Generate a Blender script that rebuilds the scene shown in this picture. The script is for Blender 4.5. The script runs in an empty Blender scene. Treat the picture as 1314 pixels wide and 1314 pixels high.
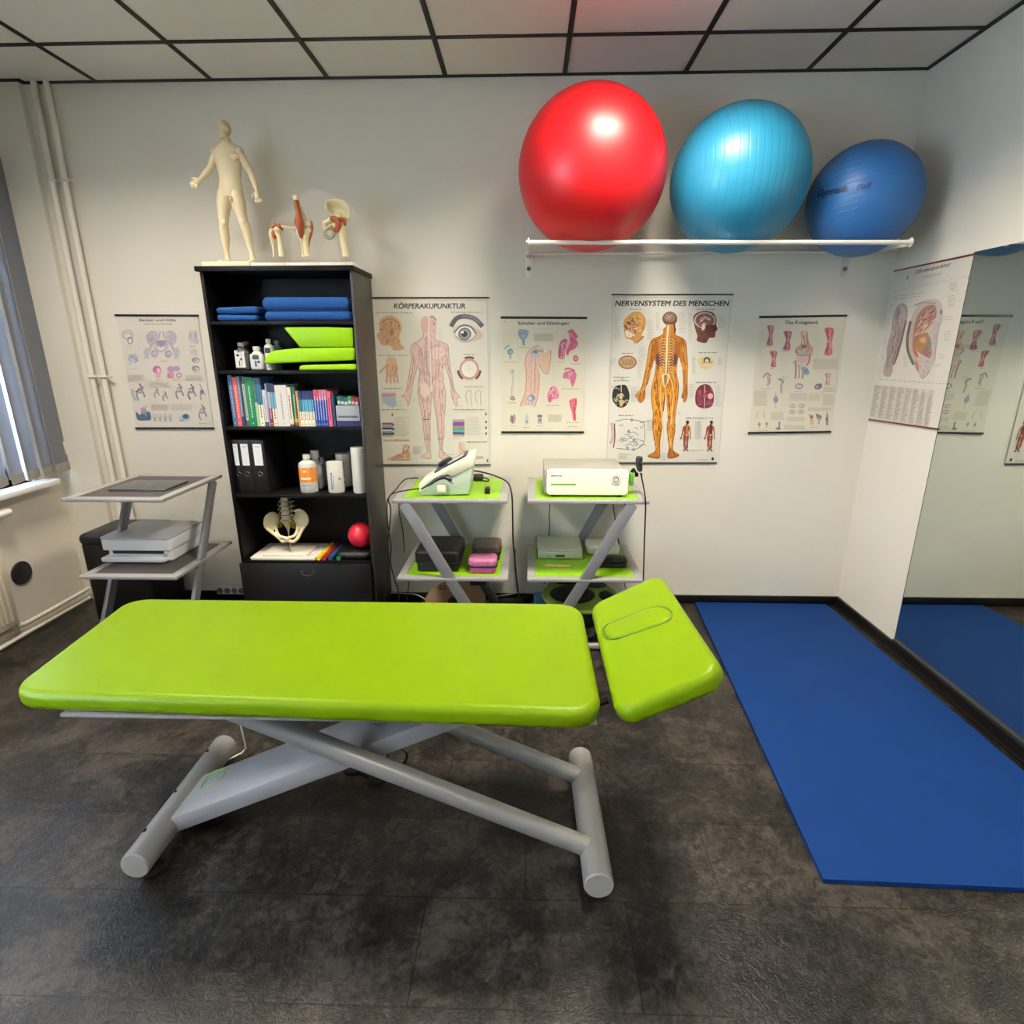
import bpy, bmesh, math, random
from mathutils import Vector, Matrix, geometry
random.seed(7)
SC = bpy.context.scene
COL = SC.collection
PI = math.pi
V = Vector

# ---------------------------------------------------------------- camera
F = 725.35; YAW = -.0287; PIT = .2822; ROL = -.0023; HC = 1.6357
D = 3.49; H = 3.0113; XR = 2.0514; XL = -2.995; YF = -2.6     # back wall, ceiling, right, left, front wall
_f = V((math.sin(YAW)*math.cos(PIT), math.cos(YAW)*math.cos(PIT), -math.sin(PIT)))
_r = V((math.cos(YAW), -math.sin(YAW), 0)); _u = _r.cross(_f)
CR = _r*math.cos(ROL)+_u*math.sin(ROL); CU = -_r*math.sin(ROL)+_u*math.cos(ROL); CW = _f
EYE = V((0, 0, HC))
cam = bpy.data.objects.new('camera', bpy.data.cameras.new('camera')); COL.objects.link(cam)
cam.matrix_world = Matrix(((CR.x, CU.x, -CW.x, 0), (CR.y, CU.y, -CW.y, 0), (CR.z, CU.z, -CW.z, HC), (0, 0, 0, 1)))
cam.data.sensor_width = 36; cam.data.lens = F/1314*36; cam.data.clip_start = .05
SC.camera = cam
def _ray(x, y): return CR*((x-657)/F)-CU*((y-657)/F)+CW
def ay(x, y, Y): d = _ray(x, y); return EYE+d*(Y/d.y)          # measured point on the plane Y = const
def az(x, y, Z): d = _ray(x, y); return EYE+d*((Z-HC)/d.z)
def ax(x, y, X): d = _ray(x, y); return EYE+d*(X/d.x)

# ---------------------------------------------------------------- materials
MATS = {}
def lin(c):
    if isinstance(c, str):
        c = tuple(int(c[i:i+2], 16)/255 for i in (0, 2, 4))
    return tuple((x/12.92 if x <= .04045 else ((x+.055)/1.055)**2.4) for x in c)
def mat(name, col, rough=.5, metal=0, noise=0, nscale=20, bump=0, bscale=60, coat=0, sub=0, spec=.5, emit=None, estr=0, trans=0, attr=False):
    if name in MATS: return MATS[name]
    m = bpy.data.materials.new(name); m.use_nodes = True; MATS[name] = m
    nt = m.node_tree; b = nt.nodes['Principled BSDF']; c = lin(col)+(1,)
    b.inputs['Base Color'].default_value = c; b.inputs['Roughness'].default_value = rough
    b.inputs['Metallic'].default_value = metal; b.inputs['Specular IOR Level'].default_value = spec
    b.inputs['Coat Weight'].default_value = coat
    if coat: b.inputs['Coat Roughness'].default_value = .12
    if trans: b.inputs['Transmission Weight'].default_value = trans
    if emit: b.inputs['Emission Color'].default_value = lin(emit)+(1,); b.inputs['Emission Strength'].default_value = estr
    if attr:
        a = nt.nodes.new('ShaderNodeVertexColor'); a.layer_name = 'ink'; nt.links.new(a.outputs['Color'], b.inputs['Base Color'])
    tc = None
    if noise or bump: tc = nt.nodes.new('ShaderNodeTexCoord')
    if noise:
        n = nt.nodes.new('ShaderNodeTexNoise'); n.inputs['Scale'].default_value = nscale; n.inputs['Detail'].default_value = 5
        nt.links.new(tc.outputs['Object'], n.inputs['Vector'])
        mx = nt.nodes.new('ShaderNodeMix'); mx.data_type = 'RGBA'
        mx.inputs['A'].default_value = tuple(max(0, x*(1-noise)) for x in c[:3])+(1,)
        mx.inputs['B'].default_value = tuple(min(1, x*(1+noise)) for x in c[:3])+(1,)
        nt.links.new(n.outputs['Fac'], mx.inputs['Factor']); nt.links.new(mx.outputs['Result'], b.inputs['Base Color'])
    if bump:
        n = nt.nodes.new('ShaderNodeTexNoise'); n.inputs['Scale'].default_value = bscale; n.inputs['Detail'].default_value = 4
        nt.links.new(tc.outputs['Object'], n.inputs['Vector'])
        bp = nt.nodes.new('ShaderNodeBump'); bp.inputs['Strength'].default_value = bump; bp.inputs['Distance'].default_value = .01
        nt.links.new(n.outputs['Fac'], bp.inputs['Height']); nt.links.new(bp.outputs['Normal'], b.inputs['Normal'])
    return m

# ---------------------------------------------------------------- mesh builder
def cr(pts, n=6, closed=False):
    """Catmull-Rom through the points (tuples of any length)."""
    P = [tuple(p) for p in pts]; out = []; N = len(P)
    rng = range(N if closed else N-1)
    for i in rng:
        a, b, c, d = (P[(i-1) % N], P[i], P[(i+1) % N], P[(i+2) % N]) if closed else (P[max(i-1, 0)], P[i], P[i+1], P[min(i+2, N-1)])
        for k in range(n):
            t = k/n
            out.append(tuple(.5*((2*q)+(-p+r)*t+(2*p-5*q+4*r-s)*t*t+(-p+3*q-3*r+s)*t**3) for p, q, r, s in zip(a, b, c, d)))
    if not closed: out.append(P[-1])
    return out
class MB:
    def __init__(s, col=(.5, .5, .5)): s.v = []; s.f = []; s.c = []; s.col = col
    def raw(s, vs, fs, M=None, col=None):
        o = len(s.v); s.v += [tuple((M @ V(p)) if M else p) for p in vs]
        for f in fs: s.f.append(tuple(i+o for i in f)); s.c.append(col or s.col)
        return s
    def bm(s, b, M=None, col=None):
        b.verts.index_update(); s.raw([v.co[:] for v in b.verts], [[v.index for v in f.verts] for f in b.faces], M, col); b.free(); return s
    def box(s, a, b, bev=0, seg=2, M=None, col=None):
        x0, x1 = sorted((a[0], b[0])); y0, y1 = sorted((a[1], b[1])); z0, z1 = sorted((a[2], b[2]))
        B = bmesh.new(); bmesh.ops.create_cube(B, size=1)
        for v in B.verts: v.co = V(((x0+x1)/2+v.co.x*(x1-x0), (y0+y1)/2+v.co.y*(y1-y0), (z0+z1)/2+v.co.z*(z1-z0)))
        if bev: bmesh.ops.bevel(B, geom=B.edges[:], offset=min(bev, .49*min(x1-x0, y1-y0, z1-z0)), segments=seg, profile=.5, affect='EDGES')
        return s.bm(B, M, col)
    def slab(s, L, W, T, rc, re, M=None, col=None, n=6, ne=4, bulge=0):
        """rounded plate: 0..L, 0..W, z -T..0 ; corner radius rc, edge rounding re, crowned top"""
        def ring(ins, z):
            r = max(rc-ins, .0005); out = []
            for (cx, cy, a0) in ((L-rc, W-rc, 0), (rc, W-rc, 90), (rc, rc, 180), (L-rc, rc, 270)):
                for k in range(n+1):
                    a = math.radians(a0+90*k/n); out.append((cx+r*math.cos(a), cy+r*math.sin(a), z))
            return out
        rings = []
        for k in range(ne+1):
            a = PI/2*k/ne; rings.append(ring(re*(1-math.sin(a)), -T+re*(1-math.cos(a))))
        for k in range(ne+1):
            a = PI/2*k/ne; rings.append(ring(re*(1-math.cos(a)), -re+re*math.sin(a)))
        for q in (.3, .6):
            if bulge: rings.append([(L/2+(x-L/2)*(1-q), W/2+(y-W/2)*(1-q), z+bulge*(1-(1-q)**2)) for x, y, z in ring(re, 0)])
        m = 4*(n+1); vs = [p for r in rings for p in r]; fs = []
        for i in range(len(rings)-1):
            for k in range(m): fs.append((i*m+k, i*m+(k+1) % m, (i+1)*m+(k+1) % m, (i+1)*m+k))
        fs.append(tuple(reversed(range(m)))); fs.append(tuple(range((len(rings)-1)*m, len(rings)*m)))
        return s.raw(vs, fs, M, col)
    def tube(s, pts, r, n=12, caps=True, closed=False, flat=1, M=None, col=None):
        P = [V(p[:3]) for p in pts]; N = len(P)
        R = r if isinstance(r, (list, tuple)) else [r]*N
        vs = []; fs = []; up = None
        for i in range(N):
            t = ((P[(i+1) % N]-P[i-1]) if closed else (P[min(i+1, N-1)]-P[max(i-1, 0)]))
            if t.length < 1e-9: t = V((0, 0, 1))
            t.normalize()
            if up is None: up = V((0, 0, 1)) if abs(t.z) < .9 else V((0, 1, 0))
            a = t.cross(up)
            if a.length < 1e-5: a = t.cross(V((1, 0, 0)))
            a.normalize(); b = a.cross(t).normalized(); up = b
            for k in range(n):
                th = 2*PI*k/n; vs.append(tuple(P[i]+(a*math.cos(th)+b*math.sin(th)*flat)*R[i]))
        for i in range(N if closed else N-1):
            for k in range(n):
                j = (i+1) % N; fs.append((i*n+k, i*n+(k+1) % n, j*n+(k+1) % n, j*n+k))
        if caps and not closed: fs.append(tuple(reversed(range(n)))); fs.append(tuple(range((N-1)*n, N*n)))
        return s.raw(vs, fs, M, col)
    def cyl(s, a, b, r, r2=None, n=24, M=None, col=None): return s.tube([a, b], [r, r if r2 is None else r2], n, M=M, col=col)
    def bar(s, a, b, w, h, up=(0, 0, 1), M=None, col=None, bev=0):
        """square bar from a to b ; w along side, h along up"""
        a = V(a); b = V(b); t = (b-a).normalized(); sd = t.cross(V(up)).normalized(); u = sd.cross(t)
        mm = Matrix((sd, t, u)).transposed().to_4x4(); mm.translation = a
        if M: mm = M @ mm
        return s.box((-w/2, 0, -h/2), (w/2, (b-a).length, h/2), bev, 2, mm, col)
    def lathe(s, prof, n=24, M=None, col=None, c=(0, 0, 0)):
        vs = []; fs = []
        for r, z in prof:
            for k in range(n): vs.append((c[0]+r*math.cos(2*PI*k/n), c[1]+r*math.sin(2*PI*k/n), c[2]+z))
        for i in range(len(prof)-1):
            for k in range(n): fs.append((i*n+k, i*n+(k+1) % n, (i+1)*n+(k+1) % n, (i+1)*n+k))
        if prof[0][0] > 1e-6: fs.append(tuple(reversed(range(n))))
        if prof[-1][0] > 1e-6: fs.append(tuple(range((len(prof)-1)*n, len(prof)*n)))
        return s.raw(vs, fs, M, col)
    def ell(s, c, rx, ry=None, rz=None, n=24, m=14, M=None, col=None, rot=None):
        ry = rx if ry is None else ry; rz = rx if rz is None else rz
        mm = Matrix.Translation(V(c)) @ (rot.to_4x4() if rot else Matrix.Identity(4)) @ Matrix.Diagonal((rx, ry, rz, 1))
        if M: mm = M @ mm
        return s.lathe([(math.sin(PI*k/m), -math.cos(PI*k/m)) for k in range(m+1)], n, mm, col)
    def prism(s, poly, M, d, col=None, bev=0):
        """2D polygon (x,y) in the local XY plane of M, extruded z 0..d"""
        B = bmesh.new(); vs = [B.verts.new((p[0], p[1], 0)) for p in poly]; f = B.faces.new(vs)
        g = bmesh.ops.extrude_face_region(B, geom=[f]); bmesh.ops.translate(B, vec=(0, 0, d), verts=[e for e in g['geom'] if isinstance(e, bmesh.types.BMVert)])
        bmesh.ops.recalc_face_normals(B, faces=B.faces[:])
        if bev: bmesh.ops.bevel(B, geom=[e for e in B.edges], offset=bev, segments=2, profile=.5, affect='EDGES')
        return s.bm(B, M, col)
    def grid(s, fn, nu, nv, th=0, M=None, col=None):
        vs = []; fs = []
        P = [[V(fn(i/nu, j/nv)) for j in range(nv+1)] for i in range(nu+1)]
        for i in range(nu+1):
            for j in range(nv+1): vs.append(tuple(P[i][j]))
        W_ = nv+1
        for i in range(nu):
            for j in range(nv): fs.append((i*W_+j, (i+1)*W_+j, (i+1)*W_+j+1, i*W_+j+1))
        if th:
            o = len(vs)
            for i in range(nu+1):
                for j in range(nv+1):
                    a = P[min(i+1, nu)][j]-P[max(i-1, 0)][j]; b = P[i][min(j+1, nv)]-P[i][max(j-1, 0)]; nn = a.cross(b)
                    if nn.length > 1e-12: nn.normalize()
                    vs.append(tuple(P[i][j]-nn*th))
            fs += [tuple(reversed([k+o for k in f])) for f in fs[:nu*nv]]
            bd = [(i, 0) for i in range(nu)]+[(nu, j) for j in range(nv)]+[(i, nv) for i in range(nu, 0, -1)]+[(0, j) for j in range(nv, 0, -1)]
            for k in range(len(bd)):
                a = bd[k][0]*W_+bd[k][1]; c2 = bd[(k+1) % len(bd)]; b = c2[0]*W_+c2[1]; fs.append((b, a, a+o, b+o))
        return s.raw(vs, fs, M, col)

def wm(o):
    if o is None: return Matrix.Identity(4)
    return wm(o.parent) @ Matrix.LocRotScale(o.location, o.rotation_euler, o.scale)
def tag(o, label=None, cat=None, group=None, kind=None):
    for k, v in (('label', label), ('category', cat), ('group', group), ('kind', kind)):
        if v: o[k] = v
    return o
def mk(name, mb, m, parent=None, loc=None, sharp=35, smooth=True):
    """links ONE mesh object; coordinates in mb are world coordinates"""
    me = bpy.data.meshes.new(name)
    base = wm(parent) if parent is not None else Matrix.Identity(4)
    if loc is not None: base = base @ Matrix.Translation(V(loc))
    inv = base.inverted()
    me.from_pydata([tuple(inv @ V(p)) for p in mb.v], [], mb.f)
    if m.name.startswith('printed'):
        a = me.color_attributes.new('ink', 'FLOAT_COLOR', 'CORNER'); k = 0
        for f, c in zip(mb.f, mb.c):
            c = lin(c)+(1,)
            for _ in f: a.data[k].color = c; k += 1
    me.materials.append(m)
    me.validate()
    if smooth:
        for p in me.polygons: p.use_smooth = True
        me.set_sharp_from_angle(angle=math.radians(sharp))
    o = bpy.data.objects.new(name, me); COL.objects.link(o); o.parent = parent
    if loc is not None: o.location = loc
    return o
def one(name, mb, m, label, cat, group=None, loc=None, sharp=35):
    if loc is None:
        xs = [p[0] for p in mb.v]; ys = [p[1] for p in mb.v]; zs = [p[2] for p in mb.v]
        loc = ((min(xs)+max(xs))/2, (min(ys)+max(ys))/2, min(zs))
    return tag(mk(name, mb, m, None, loc, sharp), label, cat, group)
def thing(name, loc, label, cat, group=None, rz=0):
    o = bpy.data.objects.new(name, None); o.empty_display_size = .05; COL.objects.link(o)
    o.location = loc; o.rotation_euler = (0, 0, rz)
    return tag(o, label, cat, group)
def struct(name, mb, m, sharp=35): return tag(mk(name, mb, m, None, None, sharp), kind='structure')
def copy_tree(o, parent=None):
    c = o.copy(); COL.objects.link(c); c.parent = parent
    for ch in [x for x in bpy.data.objects if x.parent == o]: copy_tree(ch, c)
    return c
def organic(mb, voxel, it=4, fac=.5):
    """fuses overlapping shapes of mb into one continuous skin and returns it as a new MB"""
    me = bpy.data.meshes.new('tmp'); me.from_pydata(mb.v, [], mb.f)
    o = bpy.data.objects.new('tmp', me); COL.objects.link(o)
    r = o.modifiers.new('r', 'REMESH'); r.mode = 'VOXEL'; r.voxel_size = voxel; r.adaptivity = 0
    sm = o.modifiers.new('s', 'SMOOTH'); sm.factor = fac; sm.iterations = it
    dg = bpy.context.evaluated_depsgraph_get(); dg.update(); e = o.evaluated_get(dg).to_mesh()
    out = MB(); out.raw([v.co[:] for v in e.vertices], [tuple(p.vertices) for p in e.polygons])
    bpy.data.objects.remove(o); bpy.data.meshes.remove(me)
    return out
def text_mesh(txt, size, bold=0, shear=0, space=1.0):
    cu = bpy.data.curves.new('t', 'FONT'); cu.body = txt; cu.size = size; cu.offset = bold; cu.shear = shear; cu.space_character = space
    cu.resolution_u = 3
    o = bpy.data.objects.new('t', cu); COL.objects.link(o); dg = bpy.context.evaluated_depsgraph_get(); dg.update()
    me = o.evaluated_get(dg).to_mesh(); vs = [tuple(v.co) for v in me.vertices]; fs = [tuple(p.vertices) for p in me.polygons]
    bpy.data.objects.remove(o); bpy.data.curves.remove(cu)
    return vs, fs
def frame(o, x, y):
    """matrix with origin o, local x towards x, local y towards y, z = their normal"""
    x = V(x).normalized(); z = x.cross(V(y)).normalized(); y = z.cross(x)
    m = Matrix((x, y, z)).transposed().to_4x4(); m.translation = V(o); return m
XZ = lambda Y: Matrix(((1, 0, 0, 0), (0, 0, 1, Y), (0, 1, 0, 0), (0, 0, 0, 1)))      # local x,y -> world X,Z at depth Y, extrude towards +Y

# common materials
M_print = mat('printed_ink', 'ffffff', .45, attr=True)
M_printg = mat('printed_gloss', 'ffffff', .3, attr=True)
M_black = mat('black_plastic', '0c0c0e', .4)
M_rub = mat('black_rubber', '0e0e10', .7)
M_white = mat('white_plastic', 'e6e4dc', .35)
M_silver = mat('silver_powder_coat', 'a3a3a3', .42, .25, noise=.04, nscale=200)
M_chrome = mat('chrome', 'd8d8d8', .15, 1)
M_cream = mat('cream_paint', 'e2dcd0', .45)
M_lime = mat('lime_leatherette', '698404', .36, noise=.05, nscale=6, bump=.05, bscale=350, spec=.14)
M_cush = mat('lime_leatherette_lit', '93c808', .4, noise=.06, nscale=8, bump=.08, bscale=300, spec=.3)  # same lime as the table, lightened: brighter light on the cushions put into the colour
M_bone = mat('bone_plastic', 'ecdfb4', .4, noise=.06, nscale=30)
M_lig = mat('ligament_plastic', 'a8522a', .45, noise=.1, nscale=40)
LAMP_W = 90; REAR = .3; SKY_W = 600; SKY2_W = 520; EXPO = -0.13
# ================================================================ room
def plaster(name, col):
    return mat(name, col, .85, bump=.12, bscale=90, noise=.025, nscale=2.5)
M_wall = plaster('wall_plaster', 'e0dcd0')
def floor_mat():
    m = bpy.data.materials.new('stone_look_vinyl'); m.use_nodes = True; nt = m.node_tree; L = nt.links; b = nt.nodes['Principled BSDF']
    N = nt.nodes.new
    tc = N('ShaderNodeTexCoord'); mp = N('ShaderNodeMapping'); mp.inputs['Location'].default_value = (0, .18, 0); L.new(tc.outputs['Object'], mp.inputs['Vector'])
    br = N('ShaderNodeTexBrick'); br.inputs['Scale'].default_value = 1; br.inputs['Brick Width'].default_value = .61; br.inputs['Row Height'].default_value = .3048
    br.inputs['Mortar Size'].default_value = .0022; br.inputs['Mortar Smooth'].default_value = .1; br.inputs['Color1'].default_value = (.44, .44, .44, 1); br.inputs['Color2'].default_value = (.58, .58, .58, 1)
    br.inputs['Mortar'].default_value = (.26, .26, .26, 1); br.offset = .5; L.new(mp.outputs['Vector'], br.inputs['Vector'])
    n1 = N('ShaderNodeTexNoise'); n1.inputs['Scale'].default_value = 3.2; n1.inputs['Detail'].default_value = 9; n1.inputs['Roughness'].default_value = .68; n1.inputs['Distortion'].default_value = .5
    n2 = N('ShaderNodeTexNoise'); n2.inputs['Scale'].default_value = 26; n2.inputs['Detail'].default_value = 8; n2.inputs['Roughness'].default_value = .7; n2.inputs['Distortion'].default_value = 1.2
    for n in (n1, n2): L.new(tc.outputs['Object'], n.inputs['Vector'])
    r = N('ShaderNodeValToRGB'); e = r.color_ramp.elements
    e[0].position = .41; e[0].color = lin('0d0c0b')+(1,); e[1].position = .61; e[1].color = lin('433d37')+(1,)
    q = r.color_ramp.elements.new(.5); q.color = lin('23201d')+(1,)
    a = N('ShaderNodeMath'); a.operation = 'MULTIPLY_ADD'; a.inputs[1].default_value = .45; L.new(n2.outputs['Fac'], a.inputs[0])
    a2 = N('ShaderNodeMath'); a2.operation = 'MULTIPLY'; a2.inputs[1].default_value = .6; L.new(n1.outputs['Fac'], a2.inputs[0]); L.new(a2.outputs[0], a.inputs[2])
    a3 = N('ShaderNodeMath'); a3.operation = 'MULTIPLY_ADD'; a3.inputs[1].default_value = .35; L.new(br.outputs['Color'], a3.inputs[0])
    a4 = N('ShaderNodeMath'); a4.operation = 'ADD'; a4.inputs[1].default_value = -.2; L.new(a.outputs[0], a4.inputs[0]); L.new(a4.outputs[0], a3.inputs[2])
    L.new(a3.outputs[0], r.inputs['Fac']); L.new(r.outputs['Color'], b.inputs['Base Color'])
    rr = N('ShaderNodeMapRange'); rr.inputs['To Min'].default_value = .26; rr.inputs['To Max'].default_value = .46; L.new(n2.outputs['Fac'], rr.inputs['Value']); L.new(rr.outputs['Result'], b.inputs['Roughness'])
    n3 = N('ShaderNodeTexNoise'); n3.inputs['Scale'].default_value = 45; n3.inputs['Detail'].default_value = 6; n3.inputs['Distortion'].default_value = 2.5; L.new(tc.outputs['Object'], n3.inputs['Vector'])
    bp = N('ShaderNodeBump'); bp.inputs['Strength'].default_value = .5; bp.inputs['Distance'].default_value = .004; L.new(n3.outputs['Fac'], bp.inputs['Height']); L.new(bp.outputs['Normal'], b.inputs['Normal'])
    b.inputs['Specular IOR Level'].default_value = .33
    return m
struct('floor', MB().box((XL-.3, YF-.2, -.1), (XR+.2, D+.2, 0)), floor_mat())
struct('wall_back', MB().box((XL-.3, D, 0), (XR+.2, D+.2, H+.1)), M_wall)
struct('wall_right', MB().box((XR, YF, 0), (XR+.2, D, H+.1)), M_wall)
struct('wall_front', MB().box((XL-.3, YF-.2, 0), (XR+.2, YF, H+.1)), M_wall)
# left wall with the window opening
WY0, WY1, WZ0, WZ1 = 1.15, 3.27, .87, 2.62
VY0, VY1 = -1.35, .75
w = MB()
w.box((XL-.3, YF, 0), (XL, D, WZ0)).box((XL-.3, YF, WZ1), (XL, D, H+.1)).box((XL-.3, YF, WZ0), (XL, VY0, WZ1)).box((XL-.3, VY1, WZ0), (XL, WY0, WZ1)).box((XL-.3, WY1, WZ0), (XL, D, WZ1))
struct('wall_left', w, mat('window_wall_plaster', 'e2dacb', .85, bump=.12, bscale=90, noise=.05, nscale=3))
struct('trim_1', MB().box((XL, 3.457, 0), (-2.73, D, H)), M_wall)      # shallow pier in the corner
# ceiling : grey-white tiles in a black grid
M_tile = mat('ceiling_tile', 'e8e1d8', .95, bump=.1, bscale=250)
M_grid = mat('ceiling_grid_black', '191716', .6)
TX = [1.4308-.625*i for i in range(8)]; G1 = D-.396; TY = [G1-.625*i for i in range(10)]
LAMPS = [(.493, 2.157), (-2.007, 2.157), (.493, -.343), (-2.007, -.343), (.493, -2.2), (-2.007, -2.2)]
LAMPS = LAMPS[:4]
c = MB()
xs = [XL]+sorted(TX)+[XR]; ys = [YF]+sorted([y for y in TY if y > YF])+[D]
for i in range(len(xs)-1):
    for j in range(len(ys)-1):
        mx, my = (xs[i]+xs[i+1])/2, (ys[j]+ys[j+1])/2
        if any(abs(mx-a) < .1 and abs(my-b) < .1 for a, b in LAMPS): continue
        c.box((xs[i], ys[j], H), (xs[i+1], ys[j+1], H+.02))
c.box((XL-.3, YF-.2, H+.1), (XR+.2, D+.2, H+.16))
ce = struct('ceiling', c, M_tile)
g = MB()
for x in TX: g.box((x-.012, YF, H-.004), (x+.012, D, H+.004))
for y in TY:
    if y > YF: g.box((XL, y-.012, H-.0045), (XR, y+.012, H+.0045))
g.box((-2.73, D-.022, H-.006), (XR, D, H+.004)).box((XR-.022, YF, H-.006), (XR, D, H+.004)).box((XL, 3.457-.022, H-.006), (-2.70, 3.457, H+.004)).box((-2.73, 3.44, H-.006), (-2.70, D, H+.004))
mk('grid', g, M_grid, ce)
# recessed louvre lamps in four of the tiles
for (lx, ly), lb in zip(LAMPS, ('recessed square louvre ceiling lamp above the shelf of exercise balls', 'recessed square louvre ceiling lamp above the printer cart', 'recessed square louvre ceiling lamp behind the viewer to the right', 'recessed square louvre ceiling lamp behind the viewer by the window')):
    t = thing('ceiling_lamp', (lx, ly, H), lb, 'ceiling lamp', 'louvre lamps in the ceiling')
    h = MB(); a = .30
    h.box((lx-a, ly-a, H+.07), (lx+a, ly+a, H+.08))
    for sx in (-1, 1): h.box((lx+sx*a, ly-a, H), (lx+sx*(a+.008), ly+a, H+.08)).box((lx-a, ly+sx*a, H), (lx+a, ly+sx*(a+.008), H+.08))
    mk('housing', h, mat('lamp_housing', 'f0f0ea', .4), t)
    for k in range(3): mk('louvre_blade', MB().box((lx-a, ly-.15+.15*k-.004, H+.002), (lx+a, ly-.15+.15*k+.004, H+.03)), mat('louvre_aluminium', 'c8c8c8', .3, .8), t)
    ld = bpy.data.lights.new('tube_light', 'AREA'); ld.shape = 'SQUARE'; ld.size = .52; ld.energy = LAMP_W*(REAR if ly < 0 else 1 if lx > 0 else .62); ld.color = (1, .885, .73); ld.spread = math.radians(142)
    lo = bpy.data.objects.new('tube_light', ld); COL.objects.link(lo); lo.parent = t; lo.location = (0, 0, .055)
# baseboards
M_base = mat('black_baseboard', '121110', .35)
struct('baseboard_back', MB().box((-2.73, D-.014, 0), (XR, D, .058), .003), M_base)
b = MB().box((XR-.016, YF, 0), (XR, D-.014, .06), .003).box((XR-.03, YF, 0), (XR, D-.014, .012), .003)
struct('baseboard_right', b, M_base)
# window : frame, glass, sill
t = tag(mk('window_1', MB().box((XL-.22, WY0, WZ0), (XL-.16, WY1, WZ0+.07)).box((XL-.22, WY0, WZ1-.07), (XL-.16, WY1, WZ1)).box((XL-.22, WY0, WZ0), (XL-.16, WY0+.07, WZ1)).box((XL-.22, WY1-.07, WZ0), (XL-.16, WY1, WZ1)).box((XL-.22, 2.15, WZ0), (XL-.16, 2.25, WZ1)), M_white), kind='structure')
mk('pane', MB().box((XL-.195, WY0+.05, WZ0+.05), (XL-.190, WY1-.05, WZ1-.05)), mat('window_glass', 'f4faff', .02, trans=1), t)
mk('window_sill', MB().box((XL-.2, WY0-.05, WZ0-.035), (XL+.11, WY1+.06, WZ0), .008), mat('sill_white', 'eef0f2', .3), t)
# second window of the same wall, nearer the viewer
t2 = tag(mk('window_2', MB().box((XL-.22, VY0, WZ0), (XL-.16, VY1, WZ0+.07)).box((XL-.22, VY0, WZ1-.07), (XL-.16, VY1, WZ1)).box((XL-.22, VY0, WZ0), (XL-.16, VY0+.07, WZ1)).box((XL-.22, VY1-.07, WZ0), (XL-.16, VY1, WZ1)).box((XL-.22, -.35, WZ0), (XL-.16, -.25, WZ1)), M_white), kind='structure')
mk('pane', MB().box((XL-.195, VY0+.05, WZ0+.05), (XL-.190, VY1-.05, WZ1-.05)), mat('window_glass', 'f4faff', .02, trans=1), t2)
mk('window_sill', MB().box((XL-.2, VY0-.05, WZ0-.035), (XL+.11, VY1+.06, WZ0), .008), mat('sill_white', 'eef0f2', .3), t2)
# vertical blind
vb = thing('vertical_blind', (XL+.05, 2.3, .9), 'grey fabric vertical blind hanging in front of the window', 'blind')
mk('head_rail', MB().box((XL+.03, WY0-.1, 2.70), (XL+.08, 3.44, 2.745), .004), M_white, vb)
msl = mat('blind_fabric', '8a8c92', .8, bump=.05, bscale=300)
nt = msl.node_tree; pb = nt.nodes['Principled BSDF']; tl = nt.nodes.new('ShaderNodeBsdfTranslucent'); tl.inputs['Color'].default_value = (.56, .58, .62, 1)
ad = nt.nodes.new('ShaderNodeMixShader'); ad.inputs['Fac'].default_value = .32; nt.links.new(pb.outputs[0], ad.inputs[1]); nt.links.new(tl.outputs[0], ad.inputs[2]); nt.links.new(ad.outputs[0], nt.nodes['Material Output'].inputs['Surface'])
mhem = mat('blind_hem', '9c968c', .7)
xs_ = XL+.085
for k in range(19):
    y = 3.395-.108*k; a = math.radians(17 if k else 6)
    dx, dy = math.sin(a)*.0635, math.cos(a)*.0635
    def sl(u, v, z0=.905, z1=2.70): 
        w_ = (u-.5)*2; c_ = .006*(1-w_*w_)
        return (xs_+dx*w_+c_, y-dy*w_, z0+(z1-z0)*v)
    s_ = mk('slat', MB().grid(sl, 6, 10, .0008), msl, vb)
    mk('hem_weight', MB().grid(lambda u, v: (sl(u, 0)[0]+.0012, sl(u, 0)[1], .903+.05*v), 6, 1, .0035), mhem, s_)
mk('control_chain', MB().tube(cr([(XL+.06, 3.43, 2.7), (XL+.065, 3.435, 1.9), (XL+.06, 3.435, 1.0)], 6), .0015, 6), M_white, vb)
p = ay(82.5, 583, 3.457)
ob = thing('wall_outlet_box', (p.x, 3.457, p.z), 'small cream control box on the wall beside the blind', 'wall box')
mk('housing', MB().box((p.x-.022, 3.428, p.z), (p.x+.022, 3.457, p.z+.085), .004), M_cream, ob)
mk('slot', MB().box((p.x-.008, 3.4265, p.z+.008), (p.x+.008, 3.429, p.z+.018)), M_black, ob)
# daylight behind the window
for yc, en in (((WY0+WY1)/2, SKY_W), ((VY0+VY1)/2, SKY2_W)):
    ld = bpy.data.lights.new('daylight', 'AREA'); ld.shape = 'RECTANGLE'; ld.size = 2.0; ld.size_y = 2.2; ld.energy = en; ld.color = (.70, .83, 1)
    lo = bpy.data.objects.new('daylight', ld); COL.objects.link(lo); lo.location = (XL-.6, yc, 1.9); lo.rotation_euler = (0, math.radians(-90), 0)
wd = bpy.data.worlds.new('World'); SC.world = wd; wd.use_nodes = True
wd.node_tree.nodes['Background'].inputs[0].default_value = (.55, .72, 1, 1); wd.node_tree.nodes['Background'].inputs[1].default_value = 1.2

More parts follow.
